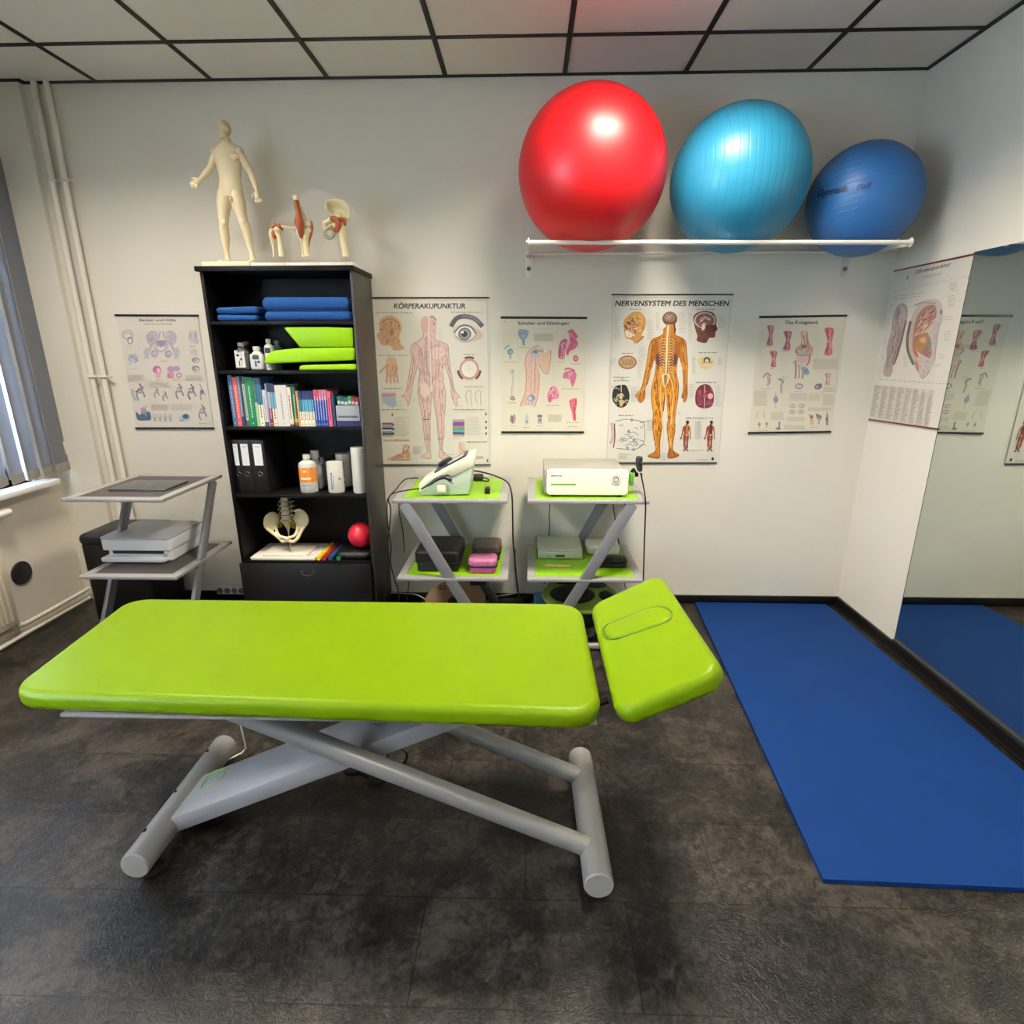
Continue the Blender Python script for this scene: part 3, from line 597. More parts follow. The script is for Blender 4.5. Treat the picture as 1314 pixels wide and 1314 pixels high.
# lower shelf
sd = thing('silver_device', (.17, 3.1, Lz), 'flat silver and mint device on the right cart lower shelf', 'device')
a_ = az(689, 717, Lz); b_ = az(748, 717, Lz)
mk('body', MB().box((a_.x+.003, a_.y+.004, Lz+.002), (b_.x-.003, a_.y+.24, Lz+.062), .005), mat('device_olive', 'a7aa98', .4), sd)
mk('front_rail', MB().box((a_.x+.003, a_.y-.006, Lz+.004), (b_.x-.003, a_.y+.006, Lz+.050), .005), mat('rail_bright', 'd6dbd2', .2, .5), sd)
for xx in (a_.x, b_.x-.004): mk('side_cheek', MB().box((xx, a_.y-.004, Lz), (xx+.004, a_.y+.20, Lz+.055), .001), M_black, sd)
mk('catch', MB().box(((a_.x+b_.x)/2-.028, a_.y-.0085, Lz+.016), ((a_.x+b_.x)/2+.028, a_.y-.005, Lz+.028), .001), mat('catch_dark', '26261e', .4), sd)
a_ = az(700, 727.5, Lz); b_ = az(732, 727.5, Lz)
one('flat_strap', MB().slab(b_.x-a_.x, .030, .006, .014, .002, Matrix.Translation((a_.x, a_.y, Lz+.006))), mat('strap_orange', 'e8cd6a', .4, noise=.25, nscale=60), 'flat orange and yellow strip in front of the silver device', 'strip')
a_ = az(757, 712, Lz); b_ = az(798, 712, Lz)
wb = thing('white_case', (a_.x+.1, a_.y+.08, Lz), 'white plastic box behind the black case on the right cart', 'box')
mk('body', MB().slab(.20, .15, .055, .02, .012, Matrix.Translation((a_.x-.02, a_.y, Lz+.055))), mat('white_box', 'd8d6c8', .4), wb)
mk('label', MB().box((a_.x+.11, a_.y+.03, Lz+.0552), (a_.x+.15, a_.y+.045, Lz+.0558)), M_black, wb)
a_ = az(763, 729, Lz)
bc = thing('eyewear_case', (a_.x+.09, a_.y+.03, Lz), 'oblong black case in front of the white box on the right cart', 'case')
mk('base', MB().slab(.185, .075, .026, .02, .006, Matrix.Translation((a_.x, a_.y, Lz+.026))), M_black, bc)
mk('lid', MB().slab(.189, .079, .030, .022, .015, Matrix.Translation((a_.x-.002, a_.y-.002, Lz+.056))), mat('case_black', '0d0d0f', .5), bc)
mk('latch', MB().box((a_.x+.075, a_.y-.006, Lz+.030), (a_.x+.098, a_.y+.004, Lz+.066), .002), M_black, bc)
# stuff on the floor under the carts
gx, gy = ay(744, 762, 3.14).x, 3.14; gz = ay(744, 762, 3.14).z
gd = thing('balance_trainer', (gx, gy, 0), 'round green and black balance trainer lying under the right cart', 'balance trainer')
mk('base', MB().lathe([(0, 0), (.15, 0), (.16, .02), (.13, .05), (.17, gz-.03), (0, gz-.03)], 40, c=(gx, gy, 0)), mat('pad_black', '141414', .55), gd)
mk('rim', MB().lathe([(0, gz-.03), (.215, gz-.03), (.228, gz-.015), (.222, gz), (.0, gz+.004)], 48, c=(gx, gy, 0)), mat('trainer_green', '7f9a3a', .5), gd)
for dx, dy, rx, ry in ((-.045, -.01, .135, .135), (.10, .13, .08, .05), (.155, -.03, .045, .07), (-.05, .165, .09, .03)):
    mk('black_pad', MB().ell((gx+dx, gy+dy, gz+.003), rx, ry, .010, 32, 10), mat('pad_black', '141414', .55), gd)
mk('centre_ring', MB().tube([(gx-.045+.10*math.cos(a), gy-.01+.10*math.sin(a), gz+.010) for a in [2*PI*i/36 for i in range(36)]], .005, 8, closed=True), mat('pad_black', '141414', .55), gd)
bd = thing('wobble_board', (-.42, 3.34, 0), 'round brown wooden wobble board leaning under the cart beside the bookcase', 'balance board')
wc = ay(585, 772, 3.28); cW = frame((wc.x, 3.25, .10), (1, 0, 0), (0, .86, .36))
mk('board', MB().lathe([(0, -.010), (.19, -.010), (.195, 0), (.19, .010), (0, .010)], 48, cW), mat('board_brown', '8a6a4a', .5, noise=.15, nscale=25), bd)
mk('rocker', MB().ell((0, 0, -.012), .06, .06, .035, M=cW), mat('rocker_black', '1b1a19', .5), bd)
ad = thing('cable_box', tuple(ay(605, 757, 3.0)), 'black power supply hung below the lower shelf of the cart beside the bookcase', 'power supply')
q = ay(605, 757, 3.0)
mk('body', MB().box((-.33, 2.99, .325), (-.235, 3.04, ZL-.02), .008), M_black, ad)
mk('bracket', MB().box((-.335, 2.96, ZL-.030), (-.19, 3.05, ZL-.018), .002), mat('bracket_grey', '9a9c9e', .4, .5), ad)
q = ay(691, 762, 3.3)
one('blue_tub', MB().slab(.085, .10, .10, .02, .012, Matrix.Translation((q.x-.03, 3.33, .10))), mat('tub_blue', '3f7fb0', .4), 'small blue tub on the floor behind the green balance trainer', 'tub')
one('floor_box', MB().slab(.16, .12, .07, .015, .008, Matrix.Translation((-.18, 3.27, .07))), M_black, 'flat black adapter box on the floor between the two lime carts', 'adapter')
# cables : (name, label, points, radius, material)
def cb(lb, pts, r=.0035, m=M_black, cat='cable', g='black cables around the carts'):
    one('cable', MB().tube(cr(pts, 6), r, 8), m, lb, cat, g)
P6 = lambda cx, cy, Y: tuple(ay(480+cx/5.975, 560+cy/5.975, Y))
P7 = lambda cx, cy, Y: tuple(ay(660+cx/5.975, 560+cy/5.975, Y))
cb('black cable arching from the mint device down past its cart', [P6(755, 262, 3.10), P6(810, 270, 3.08), P6(920, 300, 3.05), P6(1020, 350, 3.0), P6(1055, 440, 2.98), P6(1062, 600, 2.98), P6(1066, 800, 2.98), P6(1080, 950, 3.0), P6(1090, 1080, 3.02), P6(1105, 1200, 3.05), (-.06, 3.15, .005)], .0045)
cb('black cable looping out from the front of the mint device over the cart left edge', [P6(340, 320, 2.96), P6(250, 325, 2.93), P6(200, 365, 2.90), P6(175, 400, 2.88), P6(110, 470, 2.83), P6(98, 560, 2.825), P6(108, 700, 2.83), P6(130, 850, 2.83), P6(125, 960, 2.83), P6(155, 1090, 2.86), P6(188, 1195, 2.9), P6(195, 1300, 3.0)])
cb('thin black cable leaving the handset and running down the left cart side', [P6(345, 400, 2.925), P6(270, 410, 2.90), P6(150, 435, 2.86), P6(110, 480, 2.826), P6(128, 560, 2.82), P6(118, 700, 2.82), P6(100, 850, 2.82), P6(110, 1000, 2.82), P6(85, 1150, 2.86), P6(80, 1290, 2.95)])
cb('black cable dangling behind the upper left of the bookcase-side cart', [P6(190, 500, 3.43), P6(195, 600, 3.44), P6(220, 720, 3.44), P6(232, 890, 3.44)], .003)
cb('black cable hanging from the lower shelf left corner of the bookcase-side cart', [P6(262, 1080, 3.2), P6(264, 1150, 3.2), P6(255, 1225, 3.2), P6(250, 1300, 3.2)], .003)
cb('thin black cable behind the left part of the right cart', [P7(275, 500, 3.44), P7(268, 600, 3.45), P7(270, 700, 3.45), P7(258, 800, 3.45), P7(240, 950, 3.45), P7(232, 1130, 3.45)], .003)
cb('black cable behind the right diagonal bar of the right cart', [P7(755, 500, 3.44), P7(768, 600, 3.45), P7(785, 740, 3.45), P7(800, 820, 3.45), P7(835, 1080, 3.45), P7(855, 1170, 3.45)], .0035)
cb('black cable standing against the wall between the two carts', [P7(5, 860, 3.45), P7(8, 1000, 3.45), P7(20, 1150, 3.45), P7(40, 1220, 3.42), P7(110, 1240, 3.40)], .0035)
cb('white cable lying on the floor behind the cart beside the bookcase', [P6(130, 1200, 3.4), P6(230, 1205, 3.38), P6(360, 1228, 3.3), (-.45, 3.2, .004)], .003, mat('cord_white', 'd8d4cc', .5), 'cable', None)
cb('white cable rising from the floor between the two carts', [P6(930, 1228, 3.3), P6(1010, 1215, 3.36), P6(1090, 1200, 3.4), (-.02, 3.43, .10)], .003, mat('cord_white', 'd8d4cc', .5), 'cable', None)
cb('small black cable loop below the left lime shelf', [P6(500, 1160, 3.25), P6(510, 1145, 3.25), P6(545, 1150, 3.25), P6(548, 1168, 3.25), P6(520, 1172, 3.25), P6(505, 1160, 3.25)], .003)
cb('black printer cable behind the printer cart', [tuple(ay(216, 742, 3.42)), tuple(ay(216, 755, 3.42)), tuple(ay(211, 768, 3.42)), tuple(ay(205, 775, 3.42))], .003)
# ================================================================ bookcase
M_bc = mat('bookcase_black', '0e0d0e', .5, noise=.1, nscale=8, spec=.2)
BX0, BX1, BY0, BY1 = -1.716, -.910, 3.13, 3.478
bk = thing('bookcase', (-1.313, 3.304, 0), 'tall black open bookcase with a drop-handled panel at the bottom', 'bookcase')
mk('side_panel', MB().box((BX0, BY0, 0), (BX0+.018, BY1, 2.022), .001), M_bc, bk)
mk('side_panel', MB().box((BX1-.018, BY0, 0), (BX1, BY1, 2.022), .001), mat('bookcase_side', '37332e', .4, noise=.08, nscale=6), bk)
mk('top_panel', MB().box((BX0-.018, BY0-.015, 2.022), (BX1+.006, BY1+.005, 2.047), .0015), M_bc, bk)
mk('back_panel', MB().box((BX0+.018, BY1-.008, .03), (BX1-.018, BY1-.002, 2.022)), M_bc, bk)
SZ = [1.777, 1.521, 1.214, .823, .413]
for z in SZ: mk('shelf', MB().box((BX0+.018, BY0+.004, z-.018), (BX1-.018, BY1-.008, z), .001), M_bc, bk)
mk('plinth', MB().box((BX0+.018, BY0+.02, 0), (BX1-.018, BY0+.035, .06)), M_bc, bk)
fp = mk('front_panel', MB().box((BX0-.006, BY0-.018, .03), (BX1-.02, BY0-.001, .402), .0015), mat('panel_black', '121114', .4), bk)
hpnt = ay(395.5, 734, BY0-.018)
mk('drop_handle', MB().tube(cr([(hpnt.x-.034, BY0-.022, hpnt.z+.006), (hpnt.x-.034, BY0-.034, hpnt.z+.002), (hpnt.x-.022, BY0-.036, hpnt.z-.012), (hpnt.x, BY0-.036, hpnt.z-.017), (hpnt.x+.022, BY0-.036, hpnt.z-.012), (hpnt.x+.034, BY0-.034, hpnt.z+.002), (hpnt.x+.034, BY0-.022, hpnt.z+.006)], 4), .003, 8).cyl((hpnt.x-.034, BY0-.018, hpnt.z+.006), (hpnt.x-.034, BY0-.026, hpnt.z+.006), .007, n=12).cyl((hpnt.x+.034, BY0-.018, hpnt.z+.006), (hpnt.x+.034, BY0-.026, hpnt.z+.006), .007, n=12), mat('handle_pewter', '56544f', .35, .7), fp)
# towels
M_tw = mat('towel_blue', '1b5193', .95, bump=.6, bscale=260, noise=.15, nscale=30)
def towel(lb, x0, x1, y0, y1, z, h, folds, seed):
    rnd = random.Random(seed); m = MB(); k = h/folds
    for i in range(folds):
        s = MB().slab(x1-x0-.006, y1-y0, k*.98, .02, k*.48, n=5, ne=5)
        j = [rnd.uniform(-.003, .003) for _ in range(4)]; f1, f2 = rnd.uniform(8, 16), rnd.uniform(0, 6); nb = (0, 0)
        m.raw([(x0+.003+x+j[0], y0+y+j[1]+.004*math.sin(x*f1*2+f2), z+k*(i+1)+zz+.0025*math.sin(x*f1+f2)*(zz > -k*.5)) for x, y, zz in s.v], s.f)
    return one('folded_towel', m, M_tw, lb, 'towel', 'folded blue towels', sharp=60)
towel('small folded blue towel, lower of the pair at the left of the top shelf', -1.682, -1.455, 3.16, 3.42, SZ[0], .036, 1, 1)
towel('small folded blue towel, upper of the pair at the left of the top shelf', -1.684, -1.450, 3.16, 3.42, SZ[0]+.038, .036, 1, 2)
towel('big folded blue towel lying at the bottom right of the top shelf', -1.418, -.936, 3.155, 3.43, SZ[0], .050, 1, 3)
towel('thick folded blue towel on top at the right of the top shelf', -1.424, -.940, 3.155, 3.43, SZ[0]+.051, .070, 1, 4)
# lime cushions
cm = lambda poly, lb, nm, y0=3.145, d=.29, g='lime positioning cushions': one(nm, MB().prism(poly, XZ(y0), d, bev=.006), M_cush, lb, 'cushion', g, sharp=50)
def e2(cx, cy, Y=3.145, x0=250, y0=350, s=5.475): p = ay(x0+cx/s, y0+cy/s, Y); return (p.x, p.z)
z2 = SZ[1]+.001
def setz(poly, zmin): 
    m_ = min(p[1] for p in poly); return [(x, z-m_+zmin) for x, z in poly]
c1_ = setz([e2(*p) for p in [(728, 684), (735, 655), (760, 648), (1130, 640), (1138, 655), (1135, 680), (1120, 684)]], z2)
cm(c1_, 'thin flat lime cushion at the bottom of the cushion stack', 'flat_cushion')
c2_ = [e2(*p) for p in [(485, 634), (490, 600), (515, 560), (560, 540), (700, 525), (1120, 518), (1128, 545), (1120, 608), (1000, 614), (760, 622), (600, 630)]]
c2_ = setz(c2_, max(p[1] for p in c1_)+.001)
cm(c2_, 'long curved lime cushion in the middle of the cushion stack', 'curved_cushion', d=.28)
c3_ = setz([e2(*p) for p in [(735, 512), (622, 376), (640, 370), (900, 368), (1105, 374), (1112, 390), (1112, 512)]], max(p[1] for p in c2_)+.001)
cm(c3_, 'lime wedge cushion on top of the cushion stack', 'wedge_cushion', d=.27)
# bottles
def bottle(lb, px, pw, py0, py1, Y, zs, m, cap=M_white, kind='round', label=None, dep=None, group=None, neck=.42, ch=.02, name='bottle', cat='bottle'):
    """px centre pixel, pw pixel width, py0 top pixel, py1 bottom pixel"""
    a = ay(px-pw/2, py1, Y); b = ay(px+pw/2, py1, Y); r = (b.x-a.x)/2; x = (a.x+b.x)/2; h = ay(px, py0, Y).z-ay(px, py1, Y).z
    t = thing(name, (x, Y+r, zs), lb, cat, group); y = Y+r; hb = h-ch
    if kind == 'square':
        dd = dep or r*1.3
        mk('body', MB().slab(2*r, dd, hb*.82, min(r, dd/2)*.5, .012, Matrix.Translation((x-r, Y, zs+hb*.82))), m, t); y = Y+dd/2
        mk('shoulder', MB().lathe([(r*.8, hb*.80), (r*.6, hb*.9), (r*neck, hb*.95), (r*neck, hb)], 20, c=(x, y, zs)), m, t)
    elif kind == 'tube':
        mk('body', MB().lathe([(0, 0), (r*.94, 0), (r, .006), (r, hb-.012), (r*.97, hb), (0, hb)], 28, c=(x, y, zs)), m, t)
    else:
        mk('body', MB().lathe([(0, 0), (r*.94, 0), (r, .006), (r, hb*.80), (r*.92, hb*.88), (r*.6, hb*.94), (r*neck, hb*.96), (r*neck, hb), (0, hb)], 28, c=(x, y, zs)), m, t)
    if cap: mk('cap', MB().lathe([(0, 0), (r*neck*1.25 if kind != 'tube' else r*.98, 0), (r*neck*1.2 if kind != 'tube' else r*.98, ch), (0, ch+.001)], 20, c=(x, y, zs+hb)), cap, t)
    if label:
        lm = MB()
        for z0, z1, c_, a0, a1 in label:
            if kind == 'square': lm.box((x+r*a0, Y-.0006, zs+h*z0), (x+r*a1, Y+.001, zs+h*z1), col=c_)
            else:
                A0, A1 = math.asin(max(-1, a0)), math.asin(min(1, a1))
                lm.grid(lambda u, v: (x+(r+.0005)*math.sin(A0+(A1-A0)*u), y-(r+.0005)*math.cos(A0+(A1-A0)*u), zs+h*(z0+(z1-z0)*v)), 10, 1, .0003, col=c_)
        mk('label', lm, M_print, t)
    return t
G = 'bottles on the upper bottle shelf'
Mdk = mat('bottle_smoke', '55564f', .25, trans=.2)
M_bot = mat('bottle_white', 'd9dad6', .35); M_grb = mat('bottle_grey', '8f918f', .35)
sq = lambda: [(.1, .72, 'dfe0e0', -.8, .55), (.50, .58, '3a3f50', -.55, -.2), (.36, .44, '4a5068', -.1, .2), (.15, .34, '6d7484', -.35, -.2), (.14, .62, '8a90a0', .1, .16)]
bottle('square smoky bottle with a white label, front left of the upper bottle shelf', 311, 18, 440, 475.5, 3.20, SZ[1], Mdk, M_grb, 'square', sq(), .05, G)
bottle('square smoky bottle hidden behind the front left one', 317, 15, 437, 473, 3.30, SZ[1], Mdk, M_grb, 'square', None, .05, G)
bottle('small white oval bottle with dark lettering, second from the left on the upper bottle shelf', 330, 16.5, 445, 475.5, 3.20, SZ[1], M_bot, M_white, 'square', [(.45, .62, '38404f', -.5, .5), (.15, .40, '5d6fa8', -.25, .1), (.3, .4, '38404f', .2, .6)], .045, G)
bottle('grey bottle behind the small white oval bottle', 336, 12, 445, 473, 3.31, SZ[1], M_grb, M_grb, 'square', None, .04, G)
bottle('white round bottle poking up behind the long lime cushion', 346, 11.5, 436, 476, 3.20, SZ[1], M_bot, M_white, 'round', [(.55, .72, '2f3646', -.6, .6), (.08, .2, '9aa0b0', -.5, .5)], None, G)
bottle('grey round bottle behind the bottle that stands beside the cushions', 356, 12, 437, 474, 3.33, SZ[1], M_grb, M_grb, 'round', None, None, G)
# books
BY = 3.165
def bxx(cx): return ay(290+cx/7.3, 549.5, BY).x
def bzz(cy): return ay(390, 470+cy/7.3, BY).z-ay(390, 549.5, BY).z
books = [  # x0, x1, top, colour, bands (from, to, colour), lettering colour, words for the label, depth
 (76, 116, 100, '4d6690', [], 'a0b0d0', 'tall slate blue book at the far left end of the book row', .17),
 (118, 158, 120, 'e0564f', [], 'f0b0a0', 'tall coral red book, second from the left in the row', .17),
 (160, 182, 112, '6f8fb0', [(0, .2, '20406a')], None, 'slim pale blue book right of the coral one', .16),
 (184, 200, 112, '1d3557', [], None, 'slim dark navy book in the left part of the book row', .16),
 (202, 226, 112, '3f5a56', [(.12, .85, 'b9b89a')], '53604e', 'dark green book with a beige spine strip left of the big green one', .17),
 (228, 298, 120, '10824f', [], 'bfe8cc', 'thick bright green book with white lettering', .19),
 (300, 326, 130, 'a3c7a0', [(.5, 1, '3f6f5c')], None, 'slim pale green book right of the thick green one', .17),
 (328, 372, 125, '2d6f93', [(0, .45, 'efe6c4'), (.86, 1, '2b4f7a')], '58524a', 'blue-topped cream book right of the slim pale green one', .17),
 (376, 408, 240, 'd5d3d8', [(0, .12, '1d2a55')], '8a8890', 'short white book with a navy foot', .15),
 (409, 421, 182, 'a9a0c8', [], None, 'slim lilac book beside the dark red footed one', .16),
 (422, 454, 175, '7fa3b4', [(0, .42, '8a2038'), (.80, 1, '1b2b48')], 'd5c0c4', 'book with dark red foot, teal middle and navy head', .16),
 (455, 494, 182, '6fb0c8', [(0, .42, 'efe4cf'), (.80, 1, '2a3a5a')], '55506a', 'cream-footed light blue book left of the wide white one', .16),
 (496, 603, 195, 'dcdad4', [], '8d8c8a', 'wide white book in the middle of the row', .18),
 (605, 641, 215, 'e6ddd0', [(0, .05, '8a1f2c')], '7a3040', 'cream book with a red foot right of the wide white one', .17),
 (650, 682, 208, '1f5f3f', [(.10, .2, 'd0b060')], 'b5cfae', 'dark green book with a gold band', .16),
 (686, 703, 250, 'ef8a3c', [], 'ffd0a0', 'slim orange book left of the four matching ones', .15),
]
four = 'one of the four matching navy, cyan and cream books'
for i, w in enumerate(('leftmost', 'second from the left', 'third from the left', 'rightmost')):
    books.append((705+35*i, 738+35*i, 250, '5fb3d6' if i else '2f8f9c', [(0, .42, 'f2ead0'), (.76, 1, '1c2f66')], '4a4a55', w+' of the four matching navy, cyan and cream books', .15))
for i, w in enumerate(('leftmost', 'second from the left', 'middle one', 'second from the right', 'rightmost')):
    books.append((848+24*i, 870+24*i, 240, '24479f', [(.72, 1, 'c0405e' if i < 2 else 'c07a9a')], 'c8d4f0', w+' of the five slim royal blue books with pink heads', .15))
books += [(970, 1004, 255, 'e0607a', [], '802040', 'pink book right of the royal blue books', .15),
          (1010, 1034, 285, '1f3f58', [], None, 'slim dark teal book left of the grey box', .14)]
for (a, b, tp, c_, bands, lc, lb, dep) in books:
    x0, x1 = bxx(a), bxx(b)-.0006; h = bzz(tp); z = SZ[2]; m = MB()
    y0 = BY; y1 = BY+dep
    cuts = sorted({0, 1} | {q for k in bands for q in k[:2]})
    for lo, hi in zip(cuts, cuts[1:]):
        cc = c_
        for k in bands:
            if k[0] <= lo and hi <= k[1]: cc = k[2]
        zl, zh = z+h*lo, z+h*hi; w = .0022
        m.box((x0, y0, zl), (x1, y0+w, zh), col=cc).box((x0, y0+w, zl), (x0+w, y1, zh), col=cc).box((x1-w, y0+w, zl), (x1, y1, zh), col=cc)
    m.box((x0+w, y0+w, z+.003), (x1-w, y1-.004, z+h-.004), col='e8e2d0')
    if lc and x1-x0 > .008:
        xc = (x0+x1)/2; rnd = random.Random(a); q = z+h*.18; ww = min(.006, (x1-x0)*.3)
        while q < z+h*.80:
            l_ = rnd.uniform(.004, .012); m.box((xc-ww/2, y0-.0004, q), (xc+ww/2, y0+.001, min(q+l_, z+h*.82)), col=lc); q += l_+.0035
        m.box((xc-ww/2, y0-.0004, z+h*.05), (xc+ww/2, y0+.001, z+h*.075), col=lc)
    one('book', m, M_print, lb, 'book', 'books on the book shelf', sharp=30)
x0, x1 = bxx(1045), bxx(1268)-.004; h = bzz(388); z = SZ[2]
m = MB().box((x0, BY, z), (x1, BY+.012, z+h), col='a9adb8').box((x0, BY-.0005, z), (x1, BY, z+h*.28), col='2b2c66').box((x0, BY+.012, z), (x1, BY+.15, z+.003), col='a9adb8').box((x0, BY+.012, z), (x0+.003, BY+.15, z+h*.9), col='a9adb8').box((x1-.003, BY+.012, z), (x1, BY+.15, z+h*.9), col='a9adb8').box((x0, BY+.147, z), (x1, BY+.15, z+h*.9), col='a9adb8')
rnd = random.Random(3); q = x0+.008
while q < x1-.012: l_ = rnd.uniform(.004, .009); m.box((q, BY-.0008, z+h*.42), (min(q+l_, x1-.01), BY, z+h*.52), col='50545f'); q += l_+.002
one('book_slipcase', m, M_print, 'grey and navy slipcase box at the right end of the book row', 'box')
cs = ['3a6a58', '2f4f80', '26704a', '2d8a4c', '9a2d3a', 'b23348']
for i, c_ in enumerate(cs):
    xa = x0+.006+(x1-x0-.012)*i/6; xb = xa+(x1-x0-.012)/6-.001; hh_ = bzz(300+6*(i % 3))
    one('booklet', MB().box((xa, BY+.014, z+.003), (xb, BY+.13, z+hh_), col=c_).box((xa+.002, BY+.0135, z+hh_*.75), (xb-.002, BY+.014, z+hh_*.85), col='c8d0c8'), M_print, ('leftmost', 'second from the left', 'third from the left', 'fourth from the left', 'fifth from the left', 'rightmost')[i]+' small booklet peeping out of the grey slipcase', 'booklet', 'booklets in the slipcase')
# binders
z = SZ[3]
for i, (a, b, lb) in enumerate(((299.5, 315, 'black lever arch binder, leftmost of the three'), (313, 329, 'black lever arch binder, middle of the three'), (328, 346.5, 'black lever arch binder, rightmost and widest of the three'))):
    Y = 3.165; xa, xb = ay(a+1, 634, Y).x, ay(b, 634, Y).x-.002; xa = max(xa, BX0+.0195); h = .312
    t = thing('ring_binder', ((xa+xb)/2, Y, z), lb, 'binder', 'black ring binders'); w = xb-xa
    mk('cover', MB().box((xa, Y, z), (xb, Y+.285, z+h), .002), mat('binder_black', '0f0f12', .5), t)
    xc = (xa+xb)/2; lw = w*.31
    lm = MB().box((xc-lw, Y-.001, z+.165), (xc+lw, Y, z+.29), col='e9ebee').box((xc-lw*.6, Y-.0014, z+.272), (xc+lw*.6, Y, z+.276), col='8a8d92')
    for k in range(6): lm.box((xc-lw*.2, Y-.0014, z+.18+.014*k), (xc+lw*(.0+.1*(k % 3)), Y, z+.1812+.014*k), col='b8babf')
    mk('label', lm, M_print, t)
    mk('finger_ring', MB().tube([(xc+.012*math.cos(q), Y-.0006, z+.115+.012*math.sin(q)) for q in [2*PI*k/24 for k in range(24)]], .0022, 8, closed=True), M_chrome, t)
    mk('finger_hole', MB().cyl((xc, Y-.0008, z+.115), (xc, Y+.001, z+.115), .0102, n=20), mat('hole_black', '020202', .8), t)
G = 'bottles on the lower bottle shelf'; zz = SZ[3]
bottle('white bottle with a broad orange label and screw cap', 393.5, 22, 584, 632, 3.17, zz, M_bot, M_white, 'round', [(.28, .68, 'ee8e1c', -1, 1), (.36, .42, 'ffe6c0', -.6, .6), (.56, .60, 'ffe6c0', -.15, .15), (.2, .23, 'a8a8a8', -.5, .5)], None, G, neck=.34, ch=.026)
bottle('plain square white bottle behind the orange-labelled one', 406, 15, 577, 626, 3.27, zz, M_bot, M_white, 'square', None, .05, G, neck=.55, ch=.045)
bottle('grey-white square bottle half hidden at the back of the lower bottle shelf', 415, 12, 584, 624, 3.36, zz, M_grb, None, 'square', None, .05, G)
bottle('short white canister with blue upright lettering', 429, 20.5, 593, 632, 3.17, zz, mat('canister_white', 'ece9df', .35), M_white, 'tube', [(.12, .66, '7f93b8', -.28, -.14), (.15, .60, '8f9fbd', -.02, .05), (.62, .68, '4a3c44', -.25, -.1), (.44, .5, '8a5a60', .62, .78)], None, G, ch=.008)
bottle('grey-white upside-down tube behind the short white canister', 440, 20, 576, 618, 3.27, zz+.014, M_bot, M_bot, 'tube', [(.30, .75, '55607a', .1, .22), (.12, .18, '303848', .1, .3), (.3, .7, '8a94a8', -.1, 0)], None, G, ch=.006)
x = ay(440, 620, 3.27); 
mk('bottom_cap', MB().cyl((ay(440, 620, 3.31).x, 3.31, zz), (ay(440, 620, 3.31).x, 3.31, zz+.015), .018, n=20), M_bot, [o for o in bpy.data.objects if o.get('label', '').startswith('grey-white upside-down')][0])
tr = bottle('tall white paper roll at the right end of the lower bottle shelf', 460.5, 18.5, 572.5, 631, 3.165, zz, mat('roll_white', 'e9e7e0', .8), None, 'tube', None, None, None, name='paper_roll', cat='paper roll', ch=.0)
mk('core', MB().cyl((tr.location.x, tr.location.y, zz+.262), (tr.location.x, tr.location.y, zz+.266), .014, n=16), mat('core_grey', '4a4845', .7), tr)
# bottom compartment
z = SZ[4]; xa = ay(319, 719, 3.14).x; xb = ay(404, 719, 3.14).x
one('chart_stack', MB().box((xa+.012, 3.145, z), (xb, 3.42, z+.010), .001, col='c9cfc4').box((xa+.006, 3.15, z+.010), (xb-.01, 3.42, z+.014), .001, col='e9e3d6'), M_print, 'stack of white boards and charts under the pelvis model', 'charts')
m = MB(); rnd = random.Random(5)
Z1 = z+.0145
m.box((xb-.20, 3.16, Z1), (xb+.02, 3.40, Z1+.0015), col='e4e0da')
for k in range(16):
    a, b = xb-.19+rnd.random()*.17, 3.17+rnd.random()*.2; m.box((a, b, Z1+.0015), (a+.02+rnd.random()*.03, b+.004+.008*rnd.random(), Z1+.0018), col=random.choice(['b0a8a8', 'c99a8a', '9a94b8', 'c8c2ba']))
one('anatomy_leaflet', m, M_print, 'printed anatomy leaflet lying on the boards right of the pelvis model', 'leaflet')
def yrod(name, lb, x_, col, r, y0, y1, zc, sk=.0):
    return one(name, MB().cyl((x_, y0, zc), (x_+sk, y1, zc), r, n=20), mat('band_'+col, col, .45), lb, 'roll', 'coloured exercise band rolls')
q = ay(409, 715, 3.14).x
r_ = .015
for px_, c_, nm, k in ((408.5, 'e8c410', 'yellow roll on the left of the rolls in the bottom compartment', .0), (415.5, 'a3283a', 'dark red roll between the yellow and the blue one', .0), (423.5, '1f4f78', 'blue roll between the red and the green one', .0), (434, '1f6b4a', 'green roll beside the black bag', .0)):
    x_ = ay(px_, 716, 3.142).x; yrod('exercise_band_roll', nm, x_, c_, r_-.001, 3.142, 3.40, z+r_)
one('black_pouch', MB().slab(.225, .27, .048, .05, .022, Matrix.Translation((-1.158, 3.15, z+.049)), bulge=.006), mat('pouch_black', '111113', .45, bump=.3, bscale=60), 'black pouch under the small red ball', 'pouch')
rc_ = ay(457.5, 681, 3.23); RB = .078
one('small_ball', MB().ell((-1.012, 3.24, z+.055+RB), RB, n=40, m=28), mat('ball_pink_red', 'cf2338', .35, noise=.05, nscale=30), 'small red gymnastic ball on the black pouch in the bookcase', 'ball')
